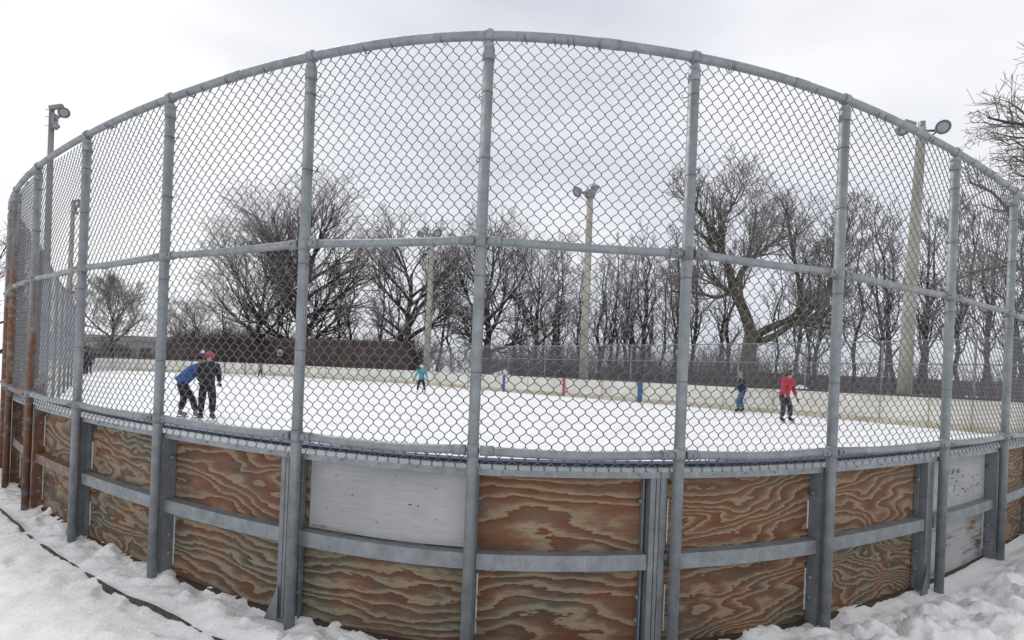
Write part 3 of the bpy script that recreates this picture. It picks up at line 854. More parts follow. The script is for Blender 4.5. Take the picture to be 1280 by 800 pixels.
light_pole('tall concrete floodlight pole behind the boards, right of the red line mark', b, t, .26, .17, M['concrete'], h_mid)
def h_back(th, top):
    m_ = MB(); m_.tube([top + Vector((-.9, 0, -.1)), top + Vector((.5, 0, -.1))], .05, 8); m_.build('cross_arm', M['lamp_metal'], th)
    floodlight(th, top + Vector((-.9, -.25, -.2)), (-.4, -1, -.5), .30); floodlight(th, top + Vector((.4, -.25, -.05)), (.3, -1, -.3), .32)
b, t = pole_at(533, 462, 541, 292, 38.6)
light_pole('concrete floodlight pole standing behind the cyan jacketed skater', b, t, .28, .19, M['concrete'], h_back)
def h_left(th, top):
    m_ = MB(); m_.tube([top + Vector((0, -.05, -.05)), top + Vector((.55, -.15, -.02))], .10, 8)
    m_.tube([top + Vector((.1, 0, -.55)), top + Vector((.55, -.2, -.42))], .05, 8)
    for z in (-.1, -.4, -.75): m_.tube([top + Vector((-.26, 0, z)), top + Vector((.1, 0, z))], .014, 5)
    m_.build('cross_arm', M['lamp_metal'], th)
    m_ = MB(); m_.box(top + Vector((.16, -.03, -.6)), (.06, 0, 0), (0, .1, 0), (0, 0, .3)); m_.build('ballast_box', M['lamp_metal'], th)
    floodlight(th, top + Vector((.72, -.25, -.32)), (.85, -.3, -.55), .21); floodlight(th, top + Vector((.5, -.35, -.9)), (.3, -.4, -.9), .14)
b, t = pole_at(55, 440, 65, 134, 20.3)
light_pole('tall grey floodlight pole at far left whose lamp rises over the fence', b, t, .125, .09, M['polewood'], h_left)
b, t = pole_at(82, 450, 92, 251, 33)
light_pole('shorter tan floodlight pole seen through the mesh at far left', b, t, .16, .11, M['concrete'], h_left)

# ------------------------------------------------------------------ buildings and fences far behind
def slab(name, label, cat, p0, p1, z0, z1, thick, m, partname, roof=None, group=None):
    d = (p1 - p0); L = d.length; ang = math.atan2(d.y, d.x)
    th = thing(name, label, cat, (p0.x, p0.y, 0), group); th.rotation_euler = (0, 0, ang); th['_o'] = (0, 0, 0)
    m_ = MB(); m_.abox(0, L, 0, thick, z0, z1); m_.build(partname, m, th)
    return th, L
pa, pb = at(338, 440, 49.4), at(514, 440, 45.5)
zt = at(514, 427, 45.5).z
bf, L = slab('brown_fence', 'tall dark brown board fence behind the far left boards', 'fence', pa, pb, -.1, zt, .08, M['brown_boards'], 'board_panel')
m_ = MB(); m_.abox(0, L, -.03, -.005, zt - .5, zt - .36); m_.build('rail', M['brown_boards'], bf)
m_ = MB(); m_.abox(L - .1, L + .25, -.12, .2, -.1, zt + .12); m_.build('post', M['bark'], bf)
for k in range(1, 10):
    m_ = MB(); m_.abox(L * k / 10 - .06, L * k / 10 + .06, -.05, -.004, -.1, zt + .05); m_.build('post', M['brown_boards'], bf)
sg = thing('notice_sign', 'small white notice fixed to the brown board fence', 'sign', at(350, 441, 48))
c = at(350, 441, 48); m_ = MB(); m_.abox(c.x - .26, c.x + .26, c.y - .05, c.y - .03, c.z - .3, c.z + .32); m_.build('panel', M['sign_white'], sg)
m_ = MB(); m_.abox(c.x - .14, c.x + .14, c.y - .056, c.y - .0515, c.z - .12, c.z + .05); m_.abox(c.x - .04, c.x + .04, c.y - .03, c.y + .03, -.1, c.z - .3); m_.build('symbol', M['ink'], sg)
pa, pb = at(60, 440, 64), at(300, 440, 64)
gb = thing('grey_building', 'low flat roofed grey building beyond the far left end of the rink', 'building', (pa.x, pa.y, 0))
zt = at(190, 421, 64).z; zw = at(190, 427, 64).z
m_ = MB(); m_.abox(pa.x, pb.x, 64, 76, -.1, zw); m_.build('wall', M['grey_wall'], gb)
m_ = MB(); m_.abox(pa.x - .5, pb.x + .5, 63.4, 76.5, zw + .003, zt); m_.build('roof', M['grey_roof'], gb)
for k in range(9):
    x = pa.x + 1.5 + k * 2.6
    m_ = MB(); m_.abox(x, x + 1.3, 63.95, 63.99, .8, 2.0); wn = m_.build('window', M['dark_glass'], gb)
    m_ = MB(); m_.abox(x - .08, x + 1.38, 63.93, 63.99, .68, .78); m_.build('sill', M['grey_roof'], wn)
# pale house far beyond the wood at right, snow on its roof
hp = at(1060, 472, 75)
hb = thing('brick_building', 'long low red brick building with snowy roof beyond the trees at right', 'building', (hp.x, 75, 0))
xa, xb = at(985, 470, 75).x, at(1420, 470, 75).x
m_ = MB(); m_.abox(xa, xb, 75, 86, -.1, 2.1); m_.build('wall', m_boards('dull_red_brick', (.10, .045, .04), (.14, .07, .06), 3.0), hb)
m_ = MB(); m_.add([(xa - .5, 74.5, 2.1), (xb + .5, 74.5, 2.1), (xb + .5, 80, 3.3), (xa - .5, 80, 3.3), (xa - .5, 86.5, 2.1), (xb + .5, 86.5, 2.1)], [(0, 1, 2, 3), (3, 2, 5, 4), (0, 3, 4), (1, 5, 2)])
m_.build('roof', M['snow'], hb)
for k in range(10):
    x = xa + 3 + k * 5.5; m_ = MB(); m_.abox(x, x + 1.6, 74.95, 74.99, .8, 1.8); m_.build('window', M['dark_glass'], hb)

# ------------------------------------------------------------------ trees
def rot_about(v, axis_, a): return Matrix.Rotation(a, 3, axis_) @ v
class Tree:
    def __init__(s, seed, twr=.011, maxlev=4, droop=0.0):
        s.r = random.Random(seed); s.big = MB(); s.tw = MB(); s.twr = twr; s.maxlev = maxlev; s.nt = 0
    def limb(s, pts, rads, lev):
        n_ = 9 if rads[0] > .12 else 6 if rads[0] > .04 else 4 if rads[0] > .02 else 3
        (s.big if rads[0] > .035 else s.tw).tube(pts, rads, n_, rads[0] > .05)
    def grow(s, p, d, L, r, lev, up=.12, gn=.16, ang=(25, 60), kids=(7, 6, 5, 4, 3), lr=(.5, .8), start=.25):
        rr = s.r
        nseg = 7 if lev <= 1 else 5 if lev == 2 else 3
        pts = [p.copy()]; q = p.copy(); dd = d.normalized(); dirs = [dd.copy()]
        for k in range(nseg):
            dd = (dd + Vector((rr.gauss(0, gn), rr.gauss(0, gn), rr.gauss(0, gn) + up)) ).normalized()
            q = q + dd * (L / nseg); pts.append(q.copy()); dirs.append(dd.copy())
        rend = max(s.twr * .8, r * (.30 if lev < 3 else .5))
        rads = [r + (rend - r) * (k / nseg) for k in range(nseg + 1)]
        s.limb(pts, rads, lev)
        s.children(pts, rads, dirs, L, lev, up, gn, ang, kids, lr, start)
    def children(s, pts, rads, dirs, L, lev, up, gn, ang, kids, lr, start):
        if lev >= s.maxlev: return
        rr = s.r; n_ = kids[min(lev, len(kids) - 1)]; n_ = max(1, int(round(n_ * rr.uniform(.8, 1.2)))); nseg = len(pts) - 1
        side = rr.uniform(0, 6.28)
        for c in range(n_):
            f = start + (1 - start) * (c + rr.uniform(.1, .9)) / n_
            x = f * nseg; i = min(int(x), nseg - 1); u = x - i
            bp = pts[i].lerp(pts[i + 1], u); br = rads[i] + (rads[i + 1] - rads[i]) * u
            base = dirs[min(i + 1, nseg)]
            side += 2.4 + rr.uniform(-.5, .5)
            ax = rot_about(base.orthogonal().normalized(), base, side)
            nd = rot_about(base, ax, R(rr.uniform(*ang)))
            LL = L * rr.uniform(*lr) * (1.08 - .45 * f)
            s.grow(bp, nd, LL, max(s.twr, min(br * .72, br * (.45 + .3 * rr.random()))), lev + 1, up, gn, ang, kids, lr, .15)
    def done(s, name, label, cat, loc, mb_, mt, group=None):
        th = thing(name, label, cat, (0, 0, 0), group)
        s.big.build('trunk', mb_, th); s.tw.build('crown', mt, th)
        th.location = loc
        return th
# prototypes (unit trees of about 12 m, the copies are scaled)
def broad(seed, H, spread, tr, nl=9, fork=.22, lean=0.0, kids=(8, 8, 7, 5), maxlev=4, up=.05):
    T = Tree(seed, .0115, maxlev); rr = T.r
    top = H * .62
    pts = []; n_ = 8
    for k in range(n_ + 1):
        f = k / n_; pts.append(Vector((lean * f * H + rr.gauss(0, .012) * H * f, rr.gauss(0, .012) * H * f, -.15 + f * (top + .15))))
    rads = [tr * (1.25 if k == 0 else 1) * (1 - .72 * k / n_) for k in range(n_ + 1)]
    T.limb(pts, rads, 0)
    side = rr.uniform(0, 6)
    for c in range(nl):
        f = fork + (1 - fork) * ((c + rr.uniform(.0, .8)) / nl)
        x = f * n_; i = min(int(x), n_ - 1); bp = pts[i].lerp(pts[i + 1], x - i); br = rads[i]
        side += 2.4 + rr.uniform(-.4, .4)
        el = R(10 + 54 * ((f - fork) / (1 - fork)) ** .9 + rr.uniform(-10, 14))
        d = Vector((math.cos(side) * math.cos(el), math.sin(side) * math.cos(el), math.sin(el)))
        cz, rx, rz = H * .54, spread, H * .45
        # length to the dome of the crown along this bough
        A_ = (d.x ** 2 + d.y ** 2) / rx ** 2 + d.z ** 2 / rz ** 2
        B_ = 2 * ((bp.x * d.x + bp.y * d.y) / rx ** 2 + (bp.z - cz) * d.z / rz ** 2); C_ = (bp.x ** 2 + bp.y ** 2) / rx ** 2 + (bp.z - cz) ** 2 / rz ** 2 - 1
        dq = B_ * B_ - 4 * A_ * C_
        LL = ((-B_ + math.sqrt(dq)) / (2 * A_) if dq > 0 else spread * .5) * rr.uniform(.82, .98)
        LL = max(LL, spread * .35)
        T.grow(bp, d, LL, max(.06, br * rr.uniform(.55, .75)), 1, up, .095, (18, 44), kids, (.45, .75), .18)
    return T
def slim(seed, H, spread, tr, nl=18, kids=(7, 6, 5), maxlev=3):
    T = Tree(seed, .0115, maxlev); rr = T.r
    n_ = 10; pts = []; x = y = 0
    for k in range(n_ + 1):
        f = k / n_; pts.append(Vector((x, y, -.15 + f * H * .96))); x += rr.gauss(0, .012) * H; y += rr.gauss(0, .012) * H
    rads = [max(.014, tr * (1 - .93 * k / n_)) for k in range(n_ + 1)]
    T.limb(pts, rads, 0); side = rr.uniform(0, 6)
    for c in range(nl):
        f = .22 + .74 * (c + rr.uniform(0, .9)) / nl; xx = f * n_; i = min(int(xx), n_ - 1); bp = pts[i].lerp(pts[i + 1], xx - i)
        side += 2.4 + rr.uniform(-.5, .5); el = R(rr.uniform(35, 68))
        d = Vector((math.cos(side) * math.cos(el), math.sin(side) * math.cos(el), math.sin(el)))
        T.grow(bp, d, spread * (1.15 - .75 * f) * rr.uniform(.6, 1.1), max(.016, rads[i] * .5), 1, .10, .12, (20, 48), kids, (.42, .75), .2)
    return T
def gpos(px, Y, z=-.1): 
    # ground point under this picture column
    v = F * (CAMZ - z) / Y; y = CY0 + .04 * (px - 640) + v
    p = at(px, y, Y); return Vector((p.x, Y, z))
def hz(px, py, Y): return at(px, py, Y).z + .1

def place(T, name, label, px, Y, mb_='bark', mt='twig', rz=0, group=None, sc=1.0):
    th = T.done(name, label, 'tree', gpos(px, Y), M[mb_], M[mt], group); th.rotation_euler = (0, 0, rz); th.scale = (sc, sc, sc); return th
G = 'bare trees round the rink'
place(broad(11, hz(142, 343, 52) * .98, 3.7, .22, 11, .2, kids=(10, 10, 8, 6)), 'bare_tree', 'small bare spreading tree before the low grey building at left', 139, 52, group=G)
place(broad(12, hz(325, 285, 50), 7.6, .30, 14, .26, kids=(9, 9, 8, 5)), 'bare_tree', 'bare tree with dark trunk left of the tallest left crown, behind the brown fence', 322, 50, group=G)
place(broad(13, hz(370, 232, 53), 8.6, .50, 17, .17, kids=(9, 9, 8, 5)), 'bare_tree', 'tallest broad bare tree at left, behind the notice and brown fence', 378, 53, group=G)
place(broad(14, hz(505, 262, 47), 5.6, .44, 14, .18), 'bare_tree', 'bare tree with thick dark trunk at the right end of the brown fence', 508, 46.8, group=G)
place(broad(15, hz(600, 268, 45), 5.4, .42, 14, .18), 'bare_tree', 'broad bare tree behind the middle of the grey back fence, right of the cyan skater', 606, 45, group=G)
place(broad(16, hz(660, 285, 48), 4.4, .30, 12, .22), 'bare_tree', 'bare tree between the middle broad tree and the tall concrete pole', 668, 48, group=G)
place(broad(21, hz(245, 375, 58), 4.0, .2, 9, .12), 'bare_tree', 'low bushy bare tree behind the left end of the brown fence', 240, 58, group=G)
place(slim(17, hz(803, 285, 40), 3.4, .27, 18), 'bare_tree', 'straight dark trunked tree behind the right blue line mark', 803, 40, group=G)
# off to the right, close, its boughs reaching into the picture
def big_right():
    T = Tree(31, .0095, 4); rr = T.r
    b = gpos(1352, 19); p = lambda x, y, Y=19: at(x, y, Y) - b
    trunk = [p(1352, 520), p(1350, 420), p(1345, 330), p(1338, 260), p(1330, 190), p(1332, 110), p(1340, 40)]
    T.limb(trunk, [.32, .27, .24, .2, .16, .11, .06], 0)
    for pts, r in (([(1345, 300, 19), (1318, 240, 18.6), (1290, 190, 18.4), (1262, 172, 18.4)], .05),
                   ([(1338, 250, 19), (1312, 190, 18.3), (1285, 157, 18), (1255, 152, 17.7), (1235, 147, 17.5)], .085),
                   ([(1348, 380, 19), (1310, 315, 18.6), (1270, 272, 18.5), (1240, 240, 18.4), (1212, 228, 18.3)], .09),
                   ([(1350, 400, 19), (1300, 345, 19.5), (1262, 332, 20), (1225, 338, 20.5), (1195, 350, 21)], .08),
                   ([(1345, 330, 19), (1315, 250, 19.3), (1290, 225, 19.6), (1265, 215, 19.8)], .06)):
        q = [p(*a) for a in pts]; rad = [r * (1 - .65 * k / (len(q) - 1)) for k in range(len(q))]
        T.limb(q, rad, 1)
        dirs = [(q[min(k + 1, len(q) - 1)] - q[max(k - 1, 0)]).normalized() for k in range(len(q))]
        T.children(q, rad, dirs, 2.3, 1, .03, .14, (25, 60), (13, 12, 7, 4), (.4, .75), .25)
    dirs = [(trunk[min(k + 1, 6)] - trunk[max(k - 1, 0)]).normalized() for k in range(7)]
    T.children(trunk, [.32, .27, .24, .2, .16, .11, .06], dirs, 3.6, 1, .05, .12, (25, 60), (9, 14, 8, 5), (.6, .95), .55)
    return T, b
T, b = big_right()
T.done('bare_tree', 'bare tree beyond the right edge whose boughs reach over the fence end', 'tree', b, M['bark'], M['twig_pale'], G)
# the great mossy tree at right, its limbs traced
def mossy():
    T = Tree(41, .0115, 5); Y0 = 30.5; b = gpos(934, Y0)
    p = lambda a: at(a[0], a[1], Y0 + (a[2] if len(a) > 2 else 0)) - b
    def L_(pts, r0, r1, LL, kids=(9, 9, 7, 5), start=.3, lev=1, up=.13):
        q = smooth_path([p(a) for a in pts], 3); n_ = len(q)
        rad = [(r0 + (r1 - r0) * k / (n_ - 1)) * (1.0 if LL else .8) for k in range(n_)]
        T.limb(q, rad, 0)
        dirs = [(q[min(k + 1, n_ - 1)] - q[max(k - 1, 0)]).normalized() for k in range(n_)]
        if LL: T.children(q, rad, dirs, LL * .92, lev, up, .085, (20, 48), kids, (.5, .85), start)
    L_([(932, 500), (934, 462), (936, 440), (940, 414)], .66, .50, 0)
    L_([(941, 424), (930, 389, -.2), (918, 365, -.5), (911, 337, -.8), (899, 306, -1), (887, 284, -1.2), (868, 258, -1.4)], .36, .07, 4.6, (13, 11, 7, 4, 3))
    L_([(944, 424), (952, 415), (978, 403, .4), (1001, 396, .8), (1023, 379, 1), (1037, 358, 1.2), (1044, 335, 1.3)], .28, .06, 4.4, (12, 11, 7, 4, 3))
    L_([(948, 428), (968, 420, -.5), (992, 405, -.9), (1020, 402, -1.4), (1037, 388, -1.8), (1054, 360, -2)], .24, .05, 4.0, (11, 10, 7, 4, 3))
    L_([(918, 364, -.5), (926, 340, -.2), (936, 328, .2), (954, 312, .6), (970, 302, .9), (985, 294, 1.2)], .17, .05, 4.2, (10, 10, 7, 4, 3))
    L_([(1002, 396, .8), (998, 350, 1.4), (990, 310, 1.8), (985, 275, 2.1), (977, 250, 2.3)], .16, .04, 4.0, (11, 10, 6, 4, 3), .2)
    L_([(912, 367, -.5), (896, 372, -1), (883, 369, -1.4), (862, 366, -1.8), (838, 364, -2.2)], .13, .04, 3.0, (8, 7, 6, 4))
    L_([(899, 306, -1), (906, 275, -.5), (918, 252, 0), (928, 232, .4)], .12, .04, 3.6, (9, 9, 6, 4, 3), .15)
    L_([(1030, 372, 1.1), (1044, 340, .6), (1056, 305, .2), (1062, 272, 0)], .12, .035, 3.6, (9, 9, 6, 4, 3), .15)
    L_([(887, 284, -1.2), (872, 262, -1.6), (858, 236, -2)], .10, .035, 2.6, (6, 5, 4, 3), .15)
    L_([(930, 389, -.2), (926, 350, 1.2), (940, 300, 2.6), (946, 262, 3.4)], .15, .04, 4.4, (11, 10, 7, 4, 3), .2)
    return T, b
T, b = mossy()
T.done('bare_tree', 'huge moss barked tree with forked crooked limbs behind the blue jeaned skater', 'tree', b, M['bark_moss'], M['twig_pale'], G)

# thinner trees of the wood: a few kinds, copied
kinds = [slim(50 + k, 12.5, 3.0 + .3 * (k % 3), .13 + .02 * (k % 4), 15) for k in range(6)]
protos = []
spots = []
rt = random.Random(77)
for px, Y, top in ((690, 46, 312), (705, 43, 300), (722, 50, 316), (752, 44, 318), (768, 41, 296), (788, 47, 300), (822, 43, 305), (840, 38, 280), (860, 42, 270), (722, 39, 330), (640, 55, 300), (778, 54, 322),
                   (565, 56, 300), (545, 52, 290), (470, 58, 296), (440, 60, 300),
                   (1066, 31, 262), (1085, 34, 275), (1103, 29, 236), (1120, 36, 262), (1145, 33, 250), (1165, 38, 268), (1187, 27, 242), (1207, 35, 250), (1225, 31, 245), (1243, 38, 262), (1260, 29, 232), (1275, 34, 250),
                   (648, 50, 306), (676, 41, 322), (698, 55, 304), (745, 52, 306), (760, 48, 312), (795, 53, 306), (812, 50, 310), (832, 47, 296), (852, 49, 300), (1010, 36, 300), (990, 46, 292), (915, 47, 296), (345, 57, 300), (415, 58, 288), (490, 55, 300), (525, 57, 286), (280, 60, 340), (1015, 40, 290), (970, 43, 300), (895, 44, 290), (1050, 41, 285), (1300, 27, 240), (1330, 33, 240)):
    spots.append((px, Y, top))
GT = 'thin trees of the wood behind the back fence'
for n_, (px, Y, top) in enumerate(spots):
    k = n_ % len(kinds); h = hz(px, top, Y)
    side_ = ('thin bare tree of the wood right of the mossy tree' if px > 1055 else 'thin bare tree of the wood near the tall concrete pole' if px > 660 and px < 850 else
             'thin bare tree standing behind the mossy tree' if px >= 850 else 'thin bare tree behind the broad trees at left')
    if n_ < len(kinds):
        th = place(kinds[k], 'bare_tree', side_, px, Y, 'bark', 'twig', rt.uniform(0, 6), GT, h / 12.3); protos.append(th)
    else:
        th = copy_tree(protos[k], gpos(px, Y), rt.uniform(0, 6.28), (h / 12.3,) * 3); th['label'] = side_
lt = place(broad(61, hz(0, 275, 24), 3.2, .16, 8, .2, kids=(5, 5, 5, 4)), 'bare_tree', 'bare tree outside the rink at the left picture edge', -22, 24, group=G)

# undergrowth that reads as one mass behind the back fence
T = Tree(91, .012, 3); rb = T.r
for _ in range(1500):
    px = rb.choice((rb.uniform(500, 1300), rb.uniform(600, 1000), rb.uniform(210, 520))); Y = rb.uniform(37, 66) if px < 860 else rb.uniform(30, 56)
    if px < 520: Y = rb.uniform(53.5, 60)
    g = gpos(px, Y); h = rb.choice((rb.uniform(.8, 2.2), rb.uniform(1.5, 4.6))) * (1.25 if px < 860 else 1.0)
    if 205 < px < 330: h = rb.uniform(2.8, 5.2)
    if px < 350 and rb.random() < .6: g = gpos(rb.uniform(222, 350), rb.uniform(46, 51)); h = rb.uniform(1.6, 3.6)
    for q in range(6):
        d = Vector((rb.gauss(0, .35), rb.gauss(0, .35), 1)).normalized()
        T.grow(g + Vector((rb.gauss(0, .4), rb.gauss(0, .4), 0)), d, h * rb.uniform(.5, 1.1), .018, 2, .05, .16, (20, 55), (4, 4, 4), (.35, .6), .2)
for _ in range(520):
    g = gpos(rb.choice((rb.uniform(222, 360), rb.uniform(228, 520))), rb.uniform(51, 58)); h = rb.uniform(2.6, 5.0)
    for q in range(6):
        d = Vector((rb.gauss(0, .35), rb.gauss(0, .35), 1)).normalized()
        T.grow(g + Vector((rb.gauss(0, .4), rb.gauss(0, .4), 0)), d, h * rb.uniform(.5, 1.1), .018, 2, .05, .16, (20, 55), (4, 4, 4), (.35, .6), .2)
br = T.tw.build('undergrowth', M['brush'], None, (5, 45, 0)); struct(br, 'stuff'); br['label'] = 'tangle of red brown brush under the trees'; br['category'] = 'undergrowth'
T = Tree(92, .012, 3); rb = T.r
for _ in range(60):
    px = rb.uniform(100, 235); Y = rb.uniform(58, 62); g = gpos(px, Y)
    for q in range(6):
        T.grow(g, Vector((rb.gauss(0, .4), rb.gauss(0, .4), 1)).normalized(), rb.uniform(1, 2.4), .016, 2, .05, .16, (20, 55), (4, 4, 4), (.35, .6), .2)
br = T.tw.build('brush', M['brush'], None, (-45, 60, 0)); struct(br, 'stuff'); br['label'] = 'low brush before the grey building'; br['category'] = 'undergrowth'

# ------------------------------------------------------------------ skaters
def skin_obj(name, V, E, Rd, material, parent, root=0, sub=1):
    me = bpy.data.meshes.new(name); me.from_pydata([tuple(v) for v in V], E, [])
    ob = bpy.data.objects.new(name, me); COL.objects.link(ob)
    m1 = ob.modifiers.new('skin', 'SKIN'); m1.use_smooth_shade = True
    for i, sv in enumerate(me.skin_vertices[0].data):
        r = Rd[i]; sv.radius = r if isinstance(r, tuple) else (r, r); sv.use_root = (i == root)
    m2 = ob.modifiers.new('sub', 'SUBSURF'); m2.levels = sub; m2.render_levels = sub
    bpy.context.view_layer.update()
    ev = ob.evaluated_get(bpy.context.evaluated_depsgraph_get())
    new = bpy.data.meshes.new_from_object(ev)
    ob.modifiers.clear(); ob.data = new; bpy.data.meshes.remove(me)
    new.materials.clear(); new.materials.append(material)
    for p in new.polygons: p.use_smooth = True
    ob.parent = parent; ob['_o'] = (0, 0, 0)
    return ob

def person(label, loc, face, H, C, lean=8, hipx=0.0, legs=((-.11, .12), (.11, -.10)), knee=12, arms=((18, 10, 15), (18, -5, 15)), headpitch=0, twist=0, side_lean=0, hat=None, hair=None, gloves='c_black', skate='c_black', group='skaters on the ice', pom=None, collar=None, hood=False):
    """face: heading about z (0 looks away from the camera, +Y). local axes: x right, y ahead, z up; arms: (out, forward, elbow bend) left and right"""
    k = H / 1.75
    th = thing('person', label, 'person', loc, group); th.rotation_euler = (0, 0, face); th['_o'] = (0, 0, 0)
    z_an = .155
    lr_ = R(lean); sl = R(side_lean)
    hipz = .93 - .10 * (knee / 40.0)
    pel = Vector((hipx, -.25 * math.sin(lr_), hipz))
    def tor(d, x=0, y=0):    # point up the torso
        v = Vector((x, y, d)); v = Matrix.Rotation(-lr_, 3, 'X') @ v; v = Matrix.Rotation(sl, 3, 'Y') @ v
        return pel + v
    V = {}; 
    V['pel'] = pel; V['sp'] = tor(.17); V['ch'] = tor(.36); V['nk'] = tor(.52); 
    hp = R(headpitch)
    hd = Matrix.Rotation(-(lr_ * .55 + hp), 3, 'X') @ Vector((0, .02, 1)); hd = Matrix.Rotation(sl, 3, 'Y') @ hd
    fw = Vector((0, math.cos(lr_ * .55 + hp), -math.sin(lr_ * .55 + hp)))
    V['h0'] = V['nk'] + hd * .085; V['h1'] = V['nk'] + hd * .16 + fw * .015; V['h2'] = V['nk'] + hd * .24
    V['nose'] = V['nk'] + hd * .145 + fw * .105
    names = list(V); E = [('pel', 'sp'), ('sp', 'ch'), ('ch', 'nk'), ('nk', 'h0'), ('h0', 'h1'), ('h1', 'h2'), ('h1', 'nose')]
    rad = {'pel': .10, 'sp': .09, 'ch': .105, 'nk': .055, 'h0': .06, 'h1': .085, 'h2': .065, 'nose': .016}
    jk = {}; hand_info = []
    for s_, (sx, leg, arm) in enumerate(((-1, legs[0], arms[0]), (1, legs[1], arms[1]))):
        t_ = 'LR'[s_]
        V['hip' + t_] = pel + Vector((sx * .08, 0, -.06))
        foot = Vector((leg[0], leg[1], z_an)) + Vector((0, 0, 0))
        hipv = V['hip' + t_]; mid = hipv.lerp(foot, .5); span = (foot - hipv).length; Lg = .80
        bend = .004 + .0075 * knee
        V['kn' + t_] = mid + Vector((sx * .015, max(bend, .02), 0.0)); V['an' + t_] = foot
        V['hl' + t_] = foot + Vector((0, -.04, -.07)); V['to' + t_] = foot + Vector((sx * .03, .16, -.085))
        E += [('pel', 'hip' + t_), ('hip' + t_, 'kn' + t_), ('kn' + t_, 'an' + t_), ('an' + t_, 'hl' + t_), ('hl' + t_, 'to' + t_)]
        rad.update({'hip' + t_: .07, 'kn' + t_: .056, 'an' + t_: .036, 'hl' + t_: .026, 'to' + t_: .022})
        V['sh' + t_] = tor(.455, sx * .17)
        out, fwd, elb = arm
        d = Vector((sx * math.sin(R(out)), math.sin(R(fwd)), -math.cos(R(out)) * math.cos(R(fwd)))).normalized()
        V['el' + t_] = V['sh' + t_] + d * .29
        d2 = (d + Vector((-sx * .15, math.sin(R(elb)) * 1.2, .15 * math.sin(R(elb))))).normalized()
        V['wr' + t_] = V['el' + t_] + d2 * .25; V['pa' + t_] = V['wr' + t_] + d2 * .085
        E += [('ch', 'sh' + t_), ('sh' + t_, 'el' + t_), ('el' + t_, 'wr' + t_), ('wr' + t_, 'pa' + t_)]
        rad.update({'sh' + t_: .06, 'el' + t_: .042, 'wr' + t_: .028, 'pa' + t_: (.022, .038)})
        rad['pa' + t_] = .030
        u = d2.cross(Vector((0, 1, 0))); u = u.normalized() if u.length > .05 else Vector((1, 0, 0)); w = d2.cross(u).normalized()
        hand_info.append((V['pa' + t_].copy(), d2.copy(), u, w, sx))
    keys = list(V); ix = {a: i for i, a in enumerate(keys)}
    Vk = [V[a] * k for a in keys]; Ek = [(ix[a], ix[b_]) for a, b_ in E]; Rk = [rad[a] * k for a in keys]
    body = skin_obj('body', Vk, Ek, Rk, M['skin'], th)
    def sub_skin(name, sel, edges, rr_, m, pts=None, parent=th, root=0):
        vv = [(pts or {}).get(a, V.get(a)) * k for a in sel]; i2 = {a: i for i, a in enumerate(sel)}
        return skin_obj(name, vv, [(i2[a], i2[b_]) for a, b_ in edges], [rr_[a] * k for a in sel], m, parent, root)
    # jacket: torso and sleeves
    J = {'j0': tor(-.08), 'j1': tor(.10), 'j2': tor(.33), 'j3': tor(.47), 'j4': tor(.545)}
    rj_ = {'j0': .185, 'j1': .168, 'j2': .175, 'j3': .115, 'j4': .072}
    sel = list(J); ed = [('j0', 'j1'), ('j1', 'j2'), ('j2', 'j3'), ('j3', 'j4')]
    for t_ in 'LR':
        wv = V['wr' + t_]
        J['s' + t_] = V['sh' + t_]; J['e' + t_] = V['el' + t_]; J['w' + t_] = V['el' + t_].lerp(V['wr' + t_], .93)
        rj_.update({'s' + t_: .088, 'e' + t_: .068, 'w' + t_: .05}); sel += ['s' + t_, 'e' + t_, 'w' + t_]
        ed += [('j3', 's' + t_), ('s' + t_, 'e' + t_), ('e' + t_, 'w' + t_)]
    jo = sub_skin('jacket', sel, ed, rj_, M[C[0]], J, th, 1)
    # trousers
    Tn = {'t0': tor(.06), 't1': pel + Vector((0, 0, -.03))}
    rt_ = {'t0': .145, 't1': .162}; sel = ['t0', 't1']; ed = [('t0', 't1')]
    for t_ in 'LR':
        Tn['a' + t_] = V['hip' + t_] + Vector((0, 0, -.04)); Tn['b' + t_] = V['kn' + t_]; Tn['c' + t_] = V['an' + t_] + Vector((0, 0, .03))
        rt_.update({'a' + t_: .118, 'b' + t_: .084, 'c' + t_: .070}); sel += ['a' + t_, 'b' + t_, 'c' + t_]
        ed += [('t1', 'a' + t_), ('a' + t_, 'b' + t_), ('b' + t_, 'c' + t_)]
    sub_skin('trousers', sel, ed, rt_, M[C[1]], Tn, th, 1)
    for t_ in 'LR':
        a = V['an' + t_]
        pts = {'0': a + Vector((0, -.01, .06)), '1': a + Vector((0, -.02, -.05)), '2': V['to' + t_] + Vector((0, -.02, .01))}
        bo = sub_skin('skate', ['0', '1', '2'], [('0', '1'), ('1', '2')], {'0': .062, '1': .066, '2': .052}, M[skate], pts)
        m_ = MB(); f0, f1 = V['hl' + t_], V['to' + t_]
        bx = ((f0.x + f1.x) / 2) * k; dd = Vector((f1.x - f0.x, f1.y - f0.y, 0)) * k
        m_.box((bx, (f0.y + f1.y) / 2 * k, .022 * k), dd * .55, (.003, 0, 0), (0, 0, .02 * k)); m_.build('blade', M['steel'], bo)
    for (p, d2, u, w, sx) in hand_info:         # gloved hands: palm, four bent fingers, a thumb off the side
        vv = [p - d2 * .055, p + d2 * .01]; ee = [(0, 1)]; rr_ = [.036, .034]
        for f_, (o, ln) in enumerate(((-.03, .062), (-.010, .074), (.011, .069), (.031, .052))):
            b0 = len(vv); a = p + d2 * .03 + u * o; vv += [a, a + d2 * ln * .55 + w * .006, a + d2 * ln + w * .03]; ee += [(1, b0), (b0, b0 + 1), (b0 + 1, b0 + 2)]; rr_ += [.0125, .0115, .010]
        b0 = len(vv); a = p - d2 * .01 - u * .036; vv += [a, a - u * .028 + d2 * .038 + w * .012]; ee += [(1, b0), (b0, b0 + 1)]; rr_ += [.014, .012]
